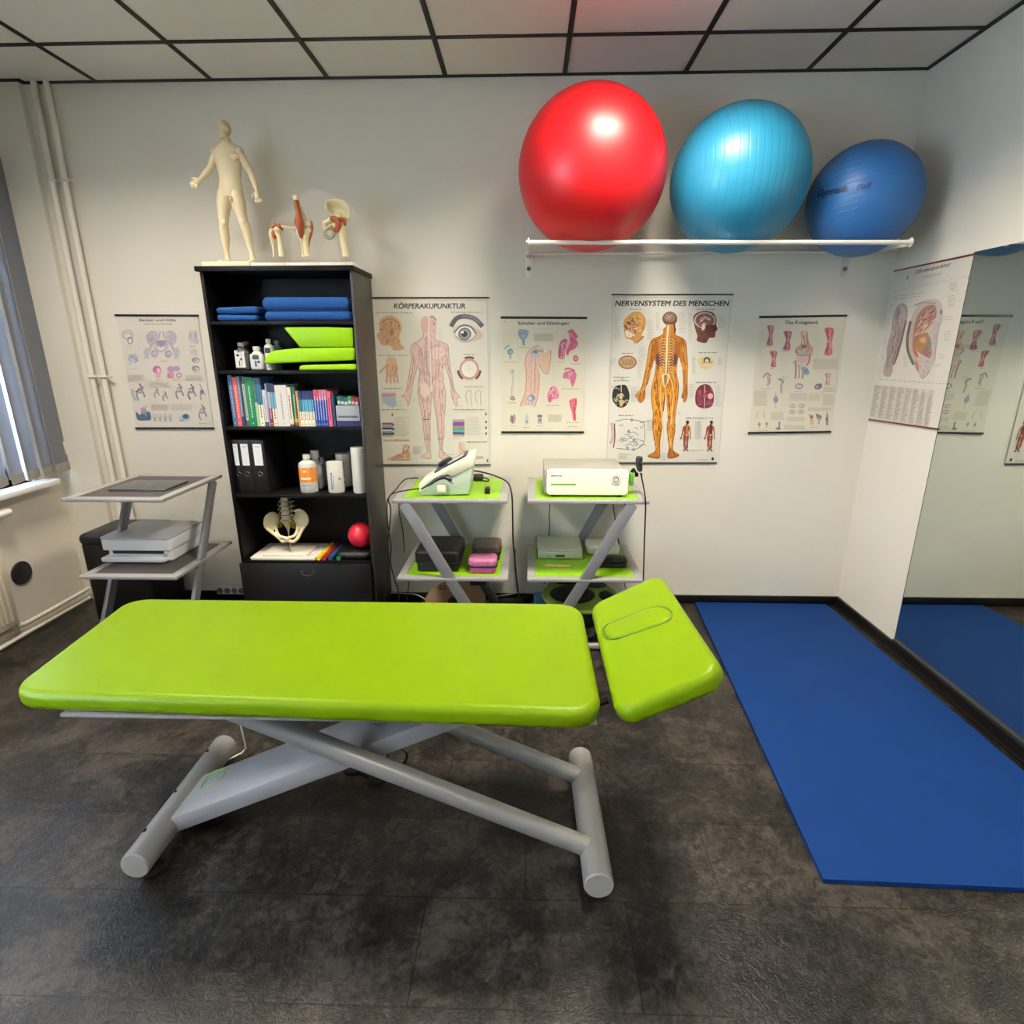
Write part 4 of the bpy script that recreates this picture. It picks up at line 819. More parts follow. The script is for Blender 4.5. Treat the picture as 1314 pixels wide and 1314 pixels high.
# ---------------------------------------------------------------- pelvis model with lumbar spine
pv = thing('pelvis_model', (-1.47, 3.25, z), 'bone-coloured pelvis and lumbar spine model in the bottom compartment of the bookcase', 'anatomical model')
def E(cx, cy, Y=3.25, x0=325, y0=630, s=7.964): return ay(x0+cx/s, y0+cy/s, Y)
zb_ = z+.016
mk('base_plate', MB().slab(.27, .19, .014, .006, .003, Matrix.Translation((-1.60, 3.165, zb_+.014))), mat('base_ivory', 'e4dfd0', .5), pv)
ctr = E(335, 400); Rr = .0
def ilium(sg):
    # flared wing : outer rim and inner rim in photo space, depth gives the bowl
    if sg < 0: rim = [(130, 385, 3.25), (112, 340, 3.235), (120, 275, 3.24), (160, 232, 3.26), (205, 222, 3.29), (240, 240, 3.32)]; inn = [(210, 425, 3.22), (215, 380, 3.24), (222, 340, 3.26), (235, 310, 3.28), (245, 290, 3.305), (255, 275, 3.33)]
    else: rim = [(520, 375, 3.25), (556, 320, 3.235), (550, 260, 3.24), (515, 212, 3.26), (465, 190, 3.29), (420, 205, 3.32)]; inn = [(450, 420, 3.22), (455, 380, 3.24), (448, 340, 3.26), (432, 305, 3.28), (420, 285, 3.305), (405, 270, 3.33)]
    A_ = cr([tuple(E(a, b, c)) for a, b, c in rim], 5); B_ = cr([tuple(E(a, b, c)) for a, b, c in inn], 5); n = len(A_)-1
    def fn(u, v):
        i = min(int(u*n), n-1); t = u*n-i; a = V(A_[i]).lerp(V(A_[i+1]), t); b = V(B_[i]).lerp(V(B_[i+1]), t)
        p_ = a.lerp(b, v); p_.y += .018*math.sin(PI*v); return tuple(p_)
    return fn
om = MB()
for sg in (-1, 1):
    om.grid(ilium(sg), 14, 8, .007)
    rr_ = [(130, 385, 3.25), (112, 340, 3.235), (120, 275, 3.24), (160, 232, 3.26), (205, 222, 3.29), (240, 240, 3.32)] if sg < 0 else [(520, 375, 3.25), (556, 320, 3.235), (550, 260, 3.24), (515, 212, 3.26), (465, 190, 3.29), (420, 205, 3.32)]
    om.tube([tuple(E(*p)) for p in cr(rr_, 4)], .006, 10)
    X_ = lambda l, r: l if sg < 0 else r
    # pelvic brim, acetabulum, pubis and ischium
    om.tube(cr([tuple(E(*p)) for p in ([(250, 290, 3.32), (235, 340, 3.27), (240, 410, 3.23), (270, 460, 3.20), (340, 482, 3.19)] if sg < 0 else [(415, 280, 3.32), (450, 330, 3.27), (448, 405, 3.23), (415, 460, 3.20), (345, 482, 3.19)])], 5), .009, 12)
    om.tube(cr([tuple(E(*p)) for p in ([(140, 385, 3.24), (200, 430, 3.215), (262, 480, 3.20), (300, 515, 3.20), (345, 505, 3.19)] if sg < 0 else [(515, 370, 3.24), (480, 430, 3.215), (455, 480, 3.20), (410, 515, 3.20), (345, 505, 3.19)])], 5), .010, 12)
    om.tube(cr([tuple(E(*p)) for p in ([(225, 420, 3.24), (255, 455, 3.25), (290, 500, 3.24), (330, 500, 3.20)] if sg < 0 else [(470, 420, 3.24), (455, 470, 3.25), (420, 505, 3.24), (360, 500, 3.20)])], 5), .009, 10)
om.tube([tuple(E(340, 480, 3.185)), tuple(E(345, 515, 3.19))], .012, 12)
mk('hip_bones', organic(om, .003, 3), M_bone, pv, sharp=80)
sm_ = MB().tube(cr([tuple(E(335, 290, 3.31)), tuple(E(345, 330, 3.35)), tuple(E(355, 375, 3.37)), tuple(E(362, 430, 3.36))], 5), [.034, .033, .031, .028, .026, .024, .022, .02, .018, .015, .013, .011, .009, .008, .007, .006], 14, flat=.5)
mk('sacrum', organic(sm_, .003, 3), M_bone, pv, sharp=80)
for i in range(5):
    c_ = E(313+5*i, 78+47*i, 3.30); rv = .021+.0012*i
    vt = mk('vertebra', MB().lathe([(0, -.014), (rv*.9, -.014), (rv, -.011), (rv*.84, 0), (rv, .011), (rv*.9, .014), (0, .014)], 24, Matrix.Translation(c_) @ Matrix.Diagonal((1.1, .8, 1, 1))).tube([tuple(c_+V((-.048, .03, .006))), tuple(c_+V((-.02, .022, 0))), tuple(c_+V((.02, .022, 0))), tuple(c_+V((.048, .03, .006)))], [.003, .006, .006, .003], 8).ell(tuple(c_+V((0, .05, -.004))), .006, .02, .012, 10, 8), mat('vertebra_plastic', 'cfc4b0', .45), pv)
    mk('disc', MB().lathe([(0, -.0025), (rv*.95, -.0025), (rv*1.02, 0), (rv*.95, .0025), (0, .0025)], 24, Matrix.Translation(c_-V((0, 0, .0175))) @ Matrix.Diagonal((1.1, .8, 1, 1))), mat('disc_brown', '8f5f38', .5), pv)
for sg in (-1, 1):
    nv = MB()
    for i in range(4):
        c_ = E(318+5*i, 100+47*i, 3.30)
        nv.tube(cr([tuple(c_+V((sg*.012, .012, 0))), tuple(c_+V((sg*.034, .0, -.012))), tuple(c_+V((sg*.044, -.004, -.032)))], 4), .0022, 7)
    nv.tube(cr([tuple(E(318+sg*30, 60, 3.315)), tuple(E(325+sg*34, 170, 3.315)), tuple(E(335+sg*42, 290, 3.325))], 5), .003, 7)
    for i in range(5):
        c_ = E(335+sg*(30+16*i), 310+6*i, 3.32)
        nv.tube(cr([tuple(E(335+sg*40, 285, 3.325)), tuple(c_), tuple(c_+V((sg*.006, -.01, -.018))), tuple(c_+V((sg*.008, -.012, -.034)))], 4), .0022, 7)
    mk('nerve_bundle', nv, mat('nerve_yellow', 'd0b350', .45), pv)
mk('stand_rod', MB().tube(cr([tuple(E(360, 380, 3.22)), tuple(E(362, 440, 3.2)), tuple(E(368, 500, 3.2)), (E(372, 545, 3.2).x, 3.2, zb_+.013)], 4), .0035, 10), mat('rod_steel', 'b5b0a5', .3, .7), pv)
# ================================================================ anatomical models on top of the bookcase
ZTOP = 2.047
def K(px, py, Y=3.25): return ay(px, py, Y)
# --- acupuncture figure
fg = thing('acupuncture_figure', (-1.56, 3.25, ZTOP), 'standing cream male acupuncture figure on top of the bookcase', 'anatomical figure')
pl_ = ay(258, 334, 3.165); pr_ = ay(320, 334, 3.165)
M_fig = mat('figure_cream', 'e8d8b2', .45, noise=.04, nscale=25)
zp = ay(290, 330, 3.165).z
mk('base_plate', MB().box((pl_.x, 3.165, ZTOP), (pr_.x-.001, 3.42, ZTOP+.028), .002), mat('plate_cream', 'e9e2bd', .5), fg)
FB = ZTOP+.028
b = MB()
def C(px, py, dy=0): return tuple(K(px, py, 3.26+dy))
def limb(pts, rad, n=16, flat=1): b.tube(cr([C(*p) for p in pts], 4), [x[0] for x in cr([(r,) for r in rad], 4)], n, flat=flat)
# trunk as stacked ellipses (x radius, y radius)
def trunk(rows):
    rows = cr([tuple(C(px, py, dy))+(rx, ry) for px, py, dy, rx, ry in rows], 4); n = 24; vs = []; fs = []
    for x, y, z, rx, ry in rows:
        for k in range(n): a = 2*PI*k/n; vs.append((x+rx*math.cos(a), y+ry*math.sin(a), z))
    for i in range(len(rows)-1):
        for k in range(n): fs.append((i*n+k, i*n+(k+1) % n, (i+1)*n+(k+1) % n, (i+1)*n+k))
    fs += [tuple(range(n)), tuple(reversed(range((len(rows)-1)*n, len(rows)*n)))]; b.raw(vs, fs)
trunk([(290.5, 184, 0, .030, .026), (291.5, 190, 0, .060, .034), (292, 197, 0, .071, .041), (293, 207, -.004, .067, .044), (294.5, 218, -.002, .059, .041), (295.5, 229, 0, .054, .038), (296, 238, 0, .058, .041), (296.5, 247, .002, .061, .044), (296.5, 254, .002, .048, .036)])
b.tube([C(289.5, 176, -.002), C(290.5, 188, .004)], [.021, .026], 16)
# chest, deltoids, buttocks
for sx in (-1, 1):
    b.ell(C(292.5+sx*7, 201, -.031), .030, .012, .018); b.ell(C(296.5+sx*6.5, 250, .03), .030, .022, .030)
b.ell(C(276.5, 195.5, 0), .022, .024, .026); b.ell(C(306.8, 195, 0), .023, .024, .026)
# head turned to the left, chin, nose, ears, hair cap
hc_ = V(C(287.5, 168, -.004))
b.ell(hc_+V((.002, .004, .012)), .030, .036, .036); b.ell(hc_+V((-.005, -.010, -.018)), .022, .024, .026)
b.ell(hc_+V((-.009, -.026, -.036)), .010, .008, .008)
fd = V((-.5, -.86, 0)).normalized(); sd_ = V((.86, -.5, 0))
b.tube([hc_+fd*.031+V((0, 0, .012)), hc_+fd*.039+V((0, 0, -.004)), hc_+fd*.033+V((0, 0, -.009))], [.003, .0055, .005], 8)
b.ell(hc_+fd*.032+V((0, 0, -.020)), .008, .005, .003)
for s_ in (-1, 1):
    b.ell(hc_+sd_*(s_*.031)+V((0, .004, -.003)), .004, .008, .011); b.ell(hc_+fd*.028+sd_*(s_*.012)+V((0, 0, .014)), .008, .006, .003)
# legs
limb([(289.5, 246, 0), (287.5, 262, -.004), (287, 284, -.010), (288, 296, -.004), (289.5, 308, .004), (290.5, 322, .008)], [.036, .036, .0235, .0235, .0215, .0125])
limb([(303, 246, 0), (306.5, 262, -.004), (312, 283, -.010), (316.5, 296, -.002), (319.5, 308, .006), (322.5, 322, .010)], [.036, .036, .0235, .0240, .0215, .0125])
b.ell(C(287, 285, -.028), .012, .008, .014); b.ell(C(311.5, 284, -.028), .012, .008, .014)
for ax_, dx_ in ((290.5, -.4), (322.5, .25)):
    a = V(C(ax_, 322, .008)); g = V((a.x, a.y, FB+.009))
    b.tube([tuple(a), (g.x, g.y+.006, FB+.016)], [.0125, .015], 12)
    tv = V((dx_, -1, 0)).normalized(); sv = V((-tv.y, tv.x, 0))
    b.tube([tuple(g-tv*.020), tuple(g+tv*.0), tuple(g+tv*.035), tuple(g+tv*.055)], [.010, .014, .014, .009], 12, flat=.7)
    for k in range(5): b.tube([tuple(g+tv*.048+sv*(.0052*(k-2))-V((0, 0, .003))), tuple(g+tv*(.068-.003*abs(k-1))+sv*(.0056*(k-2))-V((0, 0, .005)))], [.0038, .0032], 8)
# arms
limb([(277, 196, 0), (273.5, 206, -.004), (269.5, 216, -.016), (264, 223, -.040), (258, 229, -.062)], [.020, .0195, .0155, .0165, .0100])
limb([(307, 196, 0), (313, 207, .004), (320.5, 219, .002), (325.5, 231, -.012), (329, 244, -.024)], [.020, .0195, .0155, .0165, .0100])
def hand(w, d, pn, th):
    """wrist, direction, palm normal side vector, thumb side"""
    w = V(w); d = V(d).normalized(); s_ = V(th).normalized(); s_ = (s_-d*s_.dot(d)).normalized(); nrm = d.cross(s_)
    b.tube([tuple(w), tuple(w+d*.014), tuple(w+d*.030), tuple(w+d*.038)], [.0095, .0135, .0145, .012], 12)
    for k in range(4):
        r0 = w+d*.034+s_*(.0125-.0083*k); L_ = (.027, .031, .029, .022)[k]; c_ = nrm*.004*pn
        b.tube(cr([tuple(r0), tuple(r0+d*L_*.5+c_*.4+s_*(.0015*(1.5-k))), tuple(r0+d*L_+c_*1.8+s_*(.003*(1.5-k)))], 3), [.0046, .0045, .0043, .0041, .0039, .0036, .0030], 8)
    r0 = w+d*.010+s_*.010; b.tube(cr([tuple(r0), tuple(r0+d*.012+s_*.012), tuple(r0+d*.026+s_*.019)], 3), [.0058, .0055, .0052, .005, .0047, .0042, .0034], 8)
hand(C(257.5, 229.5, -.063), (-.55, -.45, -.62), 1, (-.7, 0, .6))
hand(C(329.2, 245, -.025), (.16, -.15, -1), -1, (-.9, -.3, 0))
b.ell(C(296.2, 255, -.040), .008, .012, .014)
fb = organic(b, .0026, 3, .45)
mk('body', fb, M_fig, fg, sharp=80)
# --- joints on white base plates
def plate(t, xa, xb, y0=3.17, y1=3.36):
    a = ay(xa, 334, y0).x; c_ = ay(xb, 334, y0).x
    mk('base_plate', MB().box((a+.0008, y0, ZTOP), (c_-.0008, y1, ZTOP+.022), .002), mat('plate_white', 'ece9df', .45), t)
def J(cx, cy, Y=3.25): return tuple(ay(340+cx/10.95, 240+cy/10.95, Y))
def bone(t, name, pts, rad, m=M_bone, extra=(), vox=.0022, it=3, flat=1):
    mb = MB()
    if pts: mb.tube(cr([J(*p) for p in pts], 4), [x[0] for x in cr([(r,) for r in rad], 4)], 14, flat=flat)
    for c_, *r in extra: mb.ell(J(*c_), *r)
    return mk(name, organic(mb, vox, it), m, t, sharp=80)
ZB = ZTOP+.0215
gl = lambda cx, Y=3.25: (J(cx, 975, Y)[0], Y, ZB)
# shoulder
t = thing('shoulder_joint_model', (J(190, 975)[0], 3.25, ZTOP), 'shoulder joint model with a horizontal collar bone, next to the cream figure', 'anatomical model', 'joint models on the bookcase')
plate(t, 320.5, 365)
bone(t, 'humerus', [(235, 985, 3.25), (220, 850, 3.25), (205, 720, 3.25), (180, 640, 3.25), (175, 600, 3.25)], [.0155, .0135, .013, .015, .018], extra=(((180, 600, 3.245), .020, .02, .018),))
bone(t, 'scapula', [(90, 590, 3.29), (95, 650, 3.30), (110, 760, 3.31), (125, 880, 3.31), (125, 985, 3.31)], [.010, .016, .012, .008, .006], extra=(((110, 640, 3.29), .016, .008, .03), ((150, 570, 3.27), .022, .012, .008)))
bone(t, 'clavicle', [(160, 530, 3.26), (215, 545, 3.245), (270, 560, 3.24), (350, 575, 3.25), (430, 585, 3.26)], [.006, .007, .007, .0075, .009])
bone(t, 'ligaments', [(85, 580, 3.25), (130, 545, 3.24), (180, 545, 3.235), (235, 580, 3.24), (255, 610, 3.25)], [.005, .006, .007, .006, .004], M_lig, extra=(((205, 560, 3.24), .012, .012, .015), ((130, 670, 3.275), .014, .01, .024), ((150, 525, 3.26), .014, .01, .006)))
# knee
t = thing('knee_joint_model', (J(570, 975)[0], 3.25, ZTOP), 'tall knee joint model with orange ligaments in the middle of the bookcase top', 'anatomical model', 'joint models on the bookcase')
plate(t, 365, 408.5)
bone(t, 'femur', [(425, 120, 3.25), (450, 200, 3.25), (490, 330, 3.25), (530, 440, 3.25), (570, 530, 3.25)], [.0165, .0150, .0165, .021, .026], extra=(((600, 520, 3.25), .022, .026, .022), ((525, 520, 3.25), .02, .026, .02)))
bone(t, 'tibia', [(600, 985, 3.25), (580, 860, 3.25), (575, 740, 3.25), (580, 640, 3.25), (580, 600, 3.25)], [.018, .0165, .018, .024, .024], extra=(((555, 610, 3.25), .022, .024, .016), ((610, 610, 3.25), .02, .022, .018), ((560, 700, 3.225), .008, .006, .014)))
bone(t, 'fibula', [(545, 985, 3.275), (530, 850, 3.275), (500, 720, 3.275), (455, 650, 3.275), (455, 600, 3.275)], [.009, .007, .007, .009, .011])
bone(t, 'quadriceps_tendon', [(440, 185, 3.225), (455, 280, 3.225), (475, 380, 3.222), (480, 480, 3.215), (490, 560, 3.215), (505, 650, 3.222), (520, 710, 3.232)], [.013, .013, .015, .021, .019, .015, .012], M_lig, extra=(((478, 490, 3.21), .024, .014, .028),))
bone(t, 'side_ligament', [(635, 480, 3.25), (650, 560, 3.25), (640, 660, 3.25), (615, 760, 3.25), (600, 860, 3.25)], [.009, .011, .009, .007, .008], M_lig)
bone(t, 'kneecap_white', [(455, 590, 3.22), (470, 630, 3.22), (480, 680, 3.225)], [.007, .009, .005], mat('meniscus_white', 'efe6d6', .4))
# hip
t = thing('hip_joint_model', (J(1110, 975)[0], 3.25, ZTOP), 'hip joint model with a flared pelvic bone at the right end of the bookcase top', 'anatomical model', 'joint models on the bookcase')
plate(t, 408.5, 452.5)
W0 = [(860, 320), (850, 240), (890, 190), (1010, 180), (1100, 200), (1170, 270), (1195, 360), (1180, 460)]
W1 = [(920, 380), (950, 380), (970, 400), (1000, 420), (1040, 430), (1080, 440), (1100, 450), (1120, 455)]
A_ = cr([J(x, y, 3.24+.02*math.sin(i*.9)) for i, (x, y) in enumerate(W0)], 4); B_ = cr([J(x, y, 3.26) for x, y in W1], 4); n = len(A_)-1
def wing(u, v):
    i = min(int(u*n), n-1); q = u*n-i; a = V(A_[i]).lerp(V(A_[i+1]), q); c_ = V(B_[i]).lerp(V(B_[i+1]), q); p_ = a.lerp(c_, v); p_.y += .03*math.sin(PI*v); return tuple(p_)
hb = MB().grid(wing, 16, 10, .007)
hb.tube(A_, .006, 10)
hb.tube(cr([J(1060, 430, 3.27), J(980, 440, 3.26), J(900, 480, 3.25), J(850, 510, 3.24)], 4), [.022]*4+[.018]*4+[.014]*4+[.012], 12)
hb.tube(cr([J(850, 480, 3.24), J(835, 540, 3.24), J(850, 600, 3.24)], 4), [.012, .013, .014, .014, .013, .012, .011, .010, .009], 12)
mk('pelvic_bone', organic(hb, .0026, 3), M_bone, t, sharp=80)
bone(t, 'femur', [(1135, 985, 3.25), (1115, 850, 3.25), (1090, 700, 3.25), (1080, 600, 3.25), (1090, 540, 3.25)], [.017, .0155, .017, .023, .019], extra=(((1095, 530, 3.26), .019, .018, .022), ((1030, 650, 3.25), .012, .014, .014), ((985, 560, 3.245), .018, .018, .018)))
bone(t, 'capsule_ligaments', [(925, 440, 3.235), (975, 440, 3.225), (1020, 480, 3.225), (1040, 540, 3.225), (1010, 600, 3.23), (960, 590, 3.235), (940, 540, 3.235)], [.010, .013, .013, .013, .013, .010, .009], M_lig, extra=(((1080, 460, 3.25), .022, .012, .012), ((1120, 490, 3.25), .01, .01, .02)))
bone(t, 'obturator_ring', None, None, mat('ring_grey', 'a29c86', .5), extra=[((905+62*math.cos(a), 645+70*math.sin(a), 3.235), .0095, .008, .0095) for a in [2*PI*i/22 for i in range(22)]])
# ================================================================ ball rack and exercise balls
rk = thing('ball_rack', (.9, 3.25, 2.05), 'white two-rail wall rack that carries the three exercise balls', 'wall rack')
M_rw = mat('rack_white', 'e8e4dc', .35)
xa, xb = -.002, 1.818; Yr = 3.0; zr0 = ay(678, 311, Yr).z; zr1 = ay(1166, 311, Yr).z; zr = (zr0+zr1)/2
mk('front_rail', MB().cyl((xa-.012, Yr, zr0), (xb+.004, Yr, zr1), .0105, n=18), M_rw, rk)
zw = ay(900, 324, 3.452).z
mk('rear_rail', MB().cyl((xa, 3.452, zw), (xb, 3.452, zw), .009, n=16), M_rw, rk)
for x in (xa, xb):
    zz_ = zr0 if x == xa else zr1
    mk('end_arm', MB().bar((x, Yr-.012, zz_), (x, 3.488, zw-.012), .006, .03), M_rw, rk)
    mk('end_ring', MB().tube([(x, Yr+.018*math.cos(a), zz_+.018*math.sin(a)) for a in [2*PI*i/20 for i in range(20)]], .0035, 8, closed=True), M_rw, rk)
for px, in ((678.5,), (1084,)):
    p = ay(px, 345, 3.486)
    bp_ = mk('wall_plate', MB().box((p.x-.018, 3.484, 2.022), (p.x+.018, 3.49, 2.165), .002), M_rw if px < 700 else mat('plate_light', 'cfccc4', .5), rk)
    mk('screw', MB().cyl((p.x, 3.479, p.z), (p.x, 3.485, p.z), .012, n=16), mat('screw_grey', '7e7c76', .4, .6), bp_)
    if px < 700: mk('screw', MB().cyl((p.x-.002, 3.479, 2.135), (p.x-.002, 3.485, 2.135), .010, n=16), mat('screw_grey', '7e7c76', .4, .6), bp_)
def ball_mat(name, col, rough, rings, axis, coat=.0, rs=.25, noise=.03):
    m = mat(name, col, rough, noise=noise, nscale=14, coat=coat); nt = m.node_tree; L = nt.links; N = nt.nodes.new
    if rings:
        tc = N('ShaderNodeTexCoord'); mp = N('ShaderNodeMapping'); mp.inputs['Rotation'].default_value = axis; L.new(tc.outputs['Object'], mp.inputs['Vector'])
        sp = N('ShaderNodeSeparateXYZ'); L.new(mp.outputs['Vector'], sp.inputs[0])
        mu = N('ShaderNodeMath'); mu.operation = 'MULTIPLY'; mu.inputs[1].default_value = rings; L.new(sp.outputs['Z'], mu.inputs[0])
        fr = N('ShaderNodeMath'); fr.operation = 'FRACT'; L.new(mu.outputs[0], fr.inputs[0])
        pp = N('ShaderNodeMath'); pp.operation = 'PINGPONG'; pp.inputs[1].default_value = .5; L.new(fr.outputs[0], pp.inputs[0])
        mr_ = N('ShaderNodeMapRange'); mr_.inputs['From Max'].default_value = .12; L.new(pp.outputs[0], mr_.inputs['Value'])
        bp = N('ShaderNodeBump'); bp.inputs['Strength'].default_value = rs; bp.inputs['Distance'].default_value = .003; L.new(mr_.outputs['Result'], bp.inputs['Height'])
        L.new(bp.outputs['Normal'], nt.nodes['Principled BSDF'].inputs['Normal'])
    return m
def big_ball(lb, c_, r, m):
    t = thing('exercise_ball', (c_[0], c_[1], c_[2]-r), lb, 'exercise ball', 'exercise balls on the rack')
    o = mk('ball', MB().ell((0, 0, 0), r, n=96, m=64), m); o.parent = t; o.location = (0, 0, r)
    return t
rb_ = big_ball('big glossy red exercise ball at the left of the wall rack', (.304, 3.126, 2.463), .358, ball_mat('ball_red', 'cf0d17', .42, 0, (0, 0, 0), .04, noise=.06))
tb_ = big_ball('large teal exercise ball in the middle of the wall rack', (1.027, 3.158, 2.424), .326, ball_mat('ball_teal', '2783a8', .38, 30, (0, PI/2+.0, .0), .0, .22))
bb_ = big_ball('smaller dark blue exercise ball with lettering at the right end of the wall rack', (1.679, 3.222, 2.345), .26, ball_mat('ball_blue', '2a64a0', .42, 36, (.12, .1, 0), .0, .3))
# lettering on the blue ball : black script-like print
def onball(px, py, c_, r, off=.0006):
    d = _ray(px, py).normalized(); oc = EYE-V(c_); bq = oc.dot(d); q = bq*bq-(oc.dot(oc)-r*r)
    if q < 0: return None
    p_ = EYE+d*(-bq-math.sqrt(q)); return V(c_)+(p_-V(c_)).normalized()*(r+off)
vs, fs = text_mesh('Gymnastik', 12, .35, .25, .92); m = MB(col='0a1530')
def wrap(vs, fs, x0, y0, slope, sx=1, col='0a1530'):
    out = []
    for x, y, z_ in vs:
        px = x0+x*sx; py = y0+slope*(x*sx)-y
        out.append(tuple(onball(px, py, (1.679, 3.222, 2.345), .26) or V((0, 0, 0))))
    m.raw(out, fs, col=col)
wx = max(v[0] for v in vs); wrap(vs, fs, 1049, 253, -.20, 40/wx)
vs, fs = text_mesh('Ball', 10, .25, .25, .95); wx = max(v[0] for v in vs); wrap(vs, fs, 1098, 244, -.17, 21/wx, '123a70')
o = mk('lettering', m, M_print, bb_)
# valve plug of the red ball
q_ = onball(743, 101+17, (.304, 3.126, 2.463), .358, 0) 
# ================================================================ wall charts, printed art drawn on the real sheets
class Sheet:
    """2D artist: coordinates are those of an enlarged view (origin x0,y0, scale s) laid on the plane of the sheet"""
    def __init__(s, x0, y0, sc, plane, sgn=1): s.x0, s.y0, s.s, s.plane = x0, y0, sc, plane; s.m = MB(); s.k = 0; s.n = plane[2]
    def P(s, x, y, lift=True):
        q = s.plane[0](s.x0+x/s.s, s.y0+y/s.s, s.plane[1]); return tuple(V(q)+V(s.n)*(.00025+s.k*1.6e-5))
    def poly(s, pts, col):
        s.k += 1
        w = [V((x, y, 0)) for x, y in pts]; tr = geometry.tessellate_polygon([w])
        fs = []
        for t in tr:
            a, b, c = (w[i] for i in t); ar = (b-a).cross(c-a).z
            fs.append(tuple(t) if ar < 0 else tuple(reversed(t)))
        s.m.raw([s.P(x, y) for x, y in pts], fs, col=col); return s
    def spl(s, pts, col, n=4): return s.poly(cr(pts, n, True), col)
    def ell(s, cx, cy, rx, ry, col, rot=0, n=22):
        c_, d_ = math.cos(rot), math.sin(rot)
        return s.poly([(cx+rx*math.cos(a)*c_-ry*math.sin(a)*d_, cy+rx*math.cos(a)*d_+ry*math.sin(a)*c_) for a in [2*PI*i/n for i in range(n)]], col)
    def line(s, pts, w, col, smooth=True):
        s.k += .25
        p = cr(pts, 4) if smooth and len(pts) > 2 else [tuple(q) for q in pts]; vs = []; n = len(p)
        for i in range(n):
            a, b = V(p[max(i-1, 0)]), V(p[min(i+1, n-1)]); t = (b-a); t = t.normalized() if t.length > 0 else V((1, 0)); q = V((-t.y, t.x))*w/2
            vs += [s.P(p[i][0]+q.x, p[i][1]+q.y), s.P(p[i][0]-q.x, p[i][1]-q.y)]
        s.m.raw(vs, [(2*i, 2*i+2, 2*i+3, 2*i+1) for i in range(n-1)], col=col); return s
    def rect(s, x0, y0, x1, y1, col, sk=0): return s.poly([(x0, y0), (x1, y0+sk), (x1, y1+sk), (x0, y1)], col)
    def lines(s, x0, y0, x1, y1, n, col, w=4, rag=.3, seed=0, sk=0, slope=0):
        """n rows of tiny print"""
        r = random.Random(seed*31+n+int(x0)); s.k += .5
        for i in range(n):
            y = y0+(y1-y0)*i/max(1, n-1); xe = x1-(x1-x0)*rag*r.random(); dx = sk*(y-y0)
            vs = []; fs = []; q = x0
            while q < xe:
                l_ = min(r.uniform(w*2, w*9), xe-q)
                o = len(vs); vs += [s.P(q+dx, y-w/2+slope*(q-x0)), s.P(q+dx+l_, y-w/2+slope*(q+l_-x0)), s.P(q+dx+l_, y+w/2+slope*(q+l_-x0)), s.P(q+dx, y+w/2+slope*(q-x0))]; fs.append((o+3, o+2, o+1, o)); q += l_+w*1.3
            s.m.raw(vs, fs, col=col)
        return s
    def text(s, t, x0, x1, yb, h, col, bold=.02, shear=0, slope=0, sp=1.0, mirror=False):
        s.k += 1
        vs, fs = text_mesh(t, 1, 0, shear, sp); mx = max(v[0] for v in vs); mn = min(v[0] for v in vs); hh = .7
        o = bold*h
        for ox, oy in ((-o, -o), (o, -o), (-o, o), (o, o), (0, 0)):
            out = []; s.k += .1
            for x, y, z in vs:
                u = (x-mn)/(mx-mn); X = x0+(x1-x0)*u+ox; out.append(s.P(X, yb+oy+slope*(X-x0)-y/hh*h))
            s.m.raw(out, fs, col=col)
        return s
    def fibres(s, poly, n, cols, w, l, ang, seed=1, spread=.35):
        r = random.Random(seed); xs = [p[0] for p in poly]; ys = [p[1] for p in poly]; N = len(poly)
        def ins(x, y):
            c = False
            for i in range(N):
                (a, b), (d, e) = poly[i], poly[i-1]
                if (b > y) != (e > y) and x < (d-a)*(y-b)/(e-b)+a: c = not c
            return c
        k = t = 0
        while k < n and t < n*30:
            t += 1; x, y = r.uniform(min(xs), max(xs)), r.uniform(min(ys), max(ys)); a = ang(x, y)+r.uniform(-spread, spread); L = l*r.uniform(.5, 1.3)
            p = [(x-L*math.cos(a)/2, y-L*math.sin(a)/2), (x+r.uniform(-2, 2), y), (x+L*math.cos(a)/2, y+L*math.sin(a)/2)]
            if ins(*p[0]) and ins(*p[2]) and ins(x, y): k += 1; s.line(p, w*r.uniform(.6, 1.4), r.choice(cols), False); s.k -= .24
        return s
BW = (lambda x, y, Y: ay(x, y, Y))
def fade(c, t, k):
    return ''.join('%02x' % round(int(c[i:i+2], 16)*(1-k)+int(t[i:i+2], 16)*k) for i in (0, 2, 4))
def chart(nm_label, corners, railcol, sheet_col, sheet, rail_r=.006, over=.006, gloss=M_print, rail_h=.012):
    """corners TL, TR, BR, BL in world space on the sheet plane"""
    n = V(sheet.n); cs = [V(c) for c in corners]; ctr = (cs[0]+cs[1]+cs[2]+cs[3])/4
    t = thing('wall_chart', tuple((cs[2]+cs[3])/2), nm_label, 'wall chart', 'anatomy charts on the walls')
    kf = 0 if 'Nerven' in nm_label else .14 if 'large' in nm_label else .24
    sheet.m.c = [fade(c, sheet_col, kf) for c in sheet.m.c]
    pm = MB(col=sheet_col)
    back = [tuple(c-n*.0008) for c in cs]; fr_ = [tuple(c) for c in cs]
    pm.raw(fr_+back, [(3, 2, 1, 0), (4, 5, 6, 7), (0, 1, 5, 4), (1, 2, 6, 5), (2, 3, 7, 6), (3, 0, 4, 7)])
    pp = mk('sheet', pm, gloss, t, smooth=False)
    mk('print', sheet.m, gloss, pp, smooth=False)
    rm = mat('rail_'+railcol, railcol, .4)
    for a, b in ((cs[0], cs[1]), (cs[3], cs[2])):
        d = (b-a).normalized()
        if rail_h: mk('hanging_rail', MB().bar(tuple(a-d*over+n*.001), tuple(b+d*over+n*.001), .007, rail_h, up=(0, 0, 1), bev=.0015), rm, t)
    return t
YP = 3.4855
def quad(c): return [ay(x, y, YP) for x, y in c]
plB = (ay, YP, (0, -1, 0))
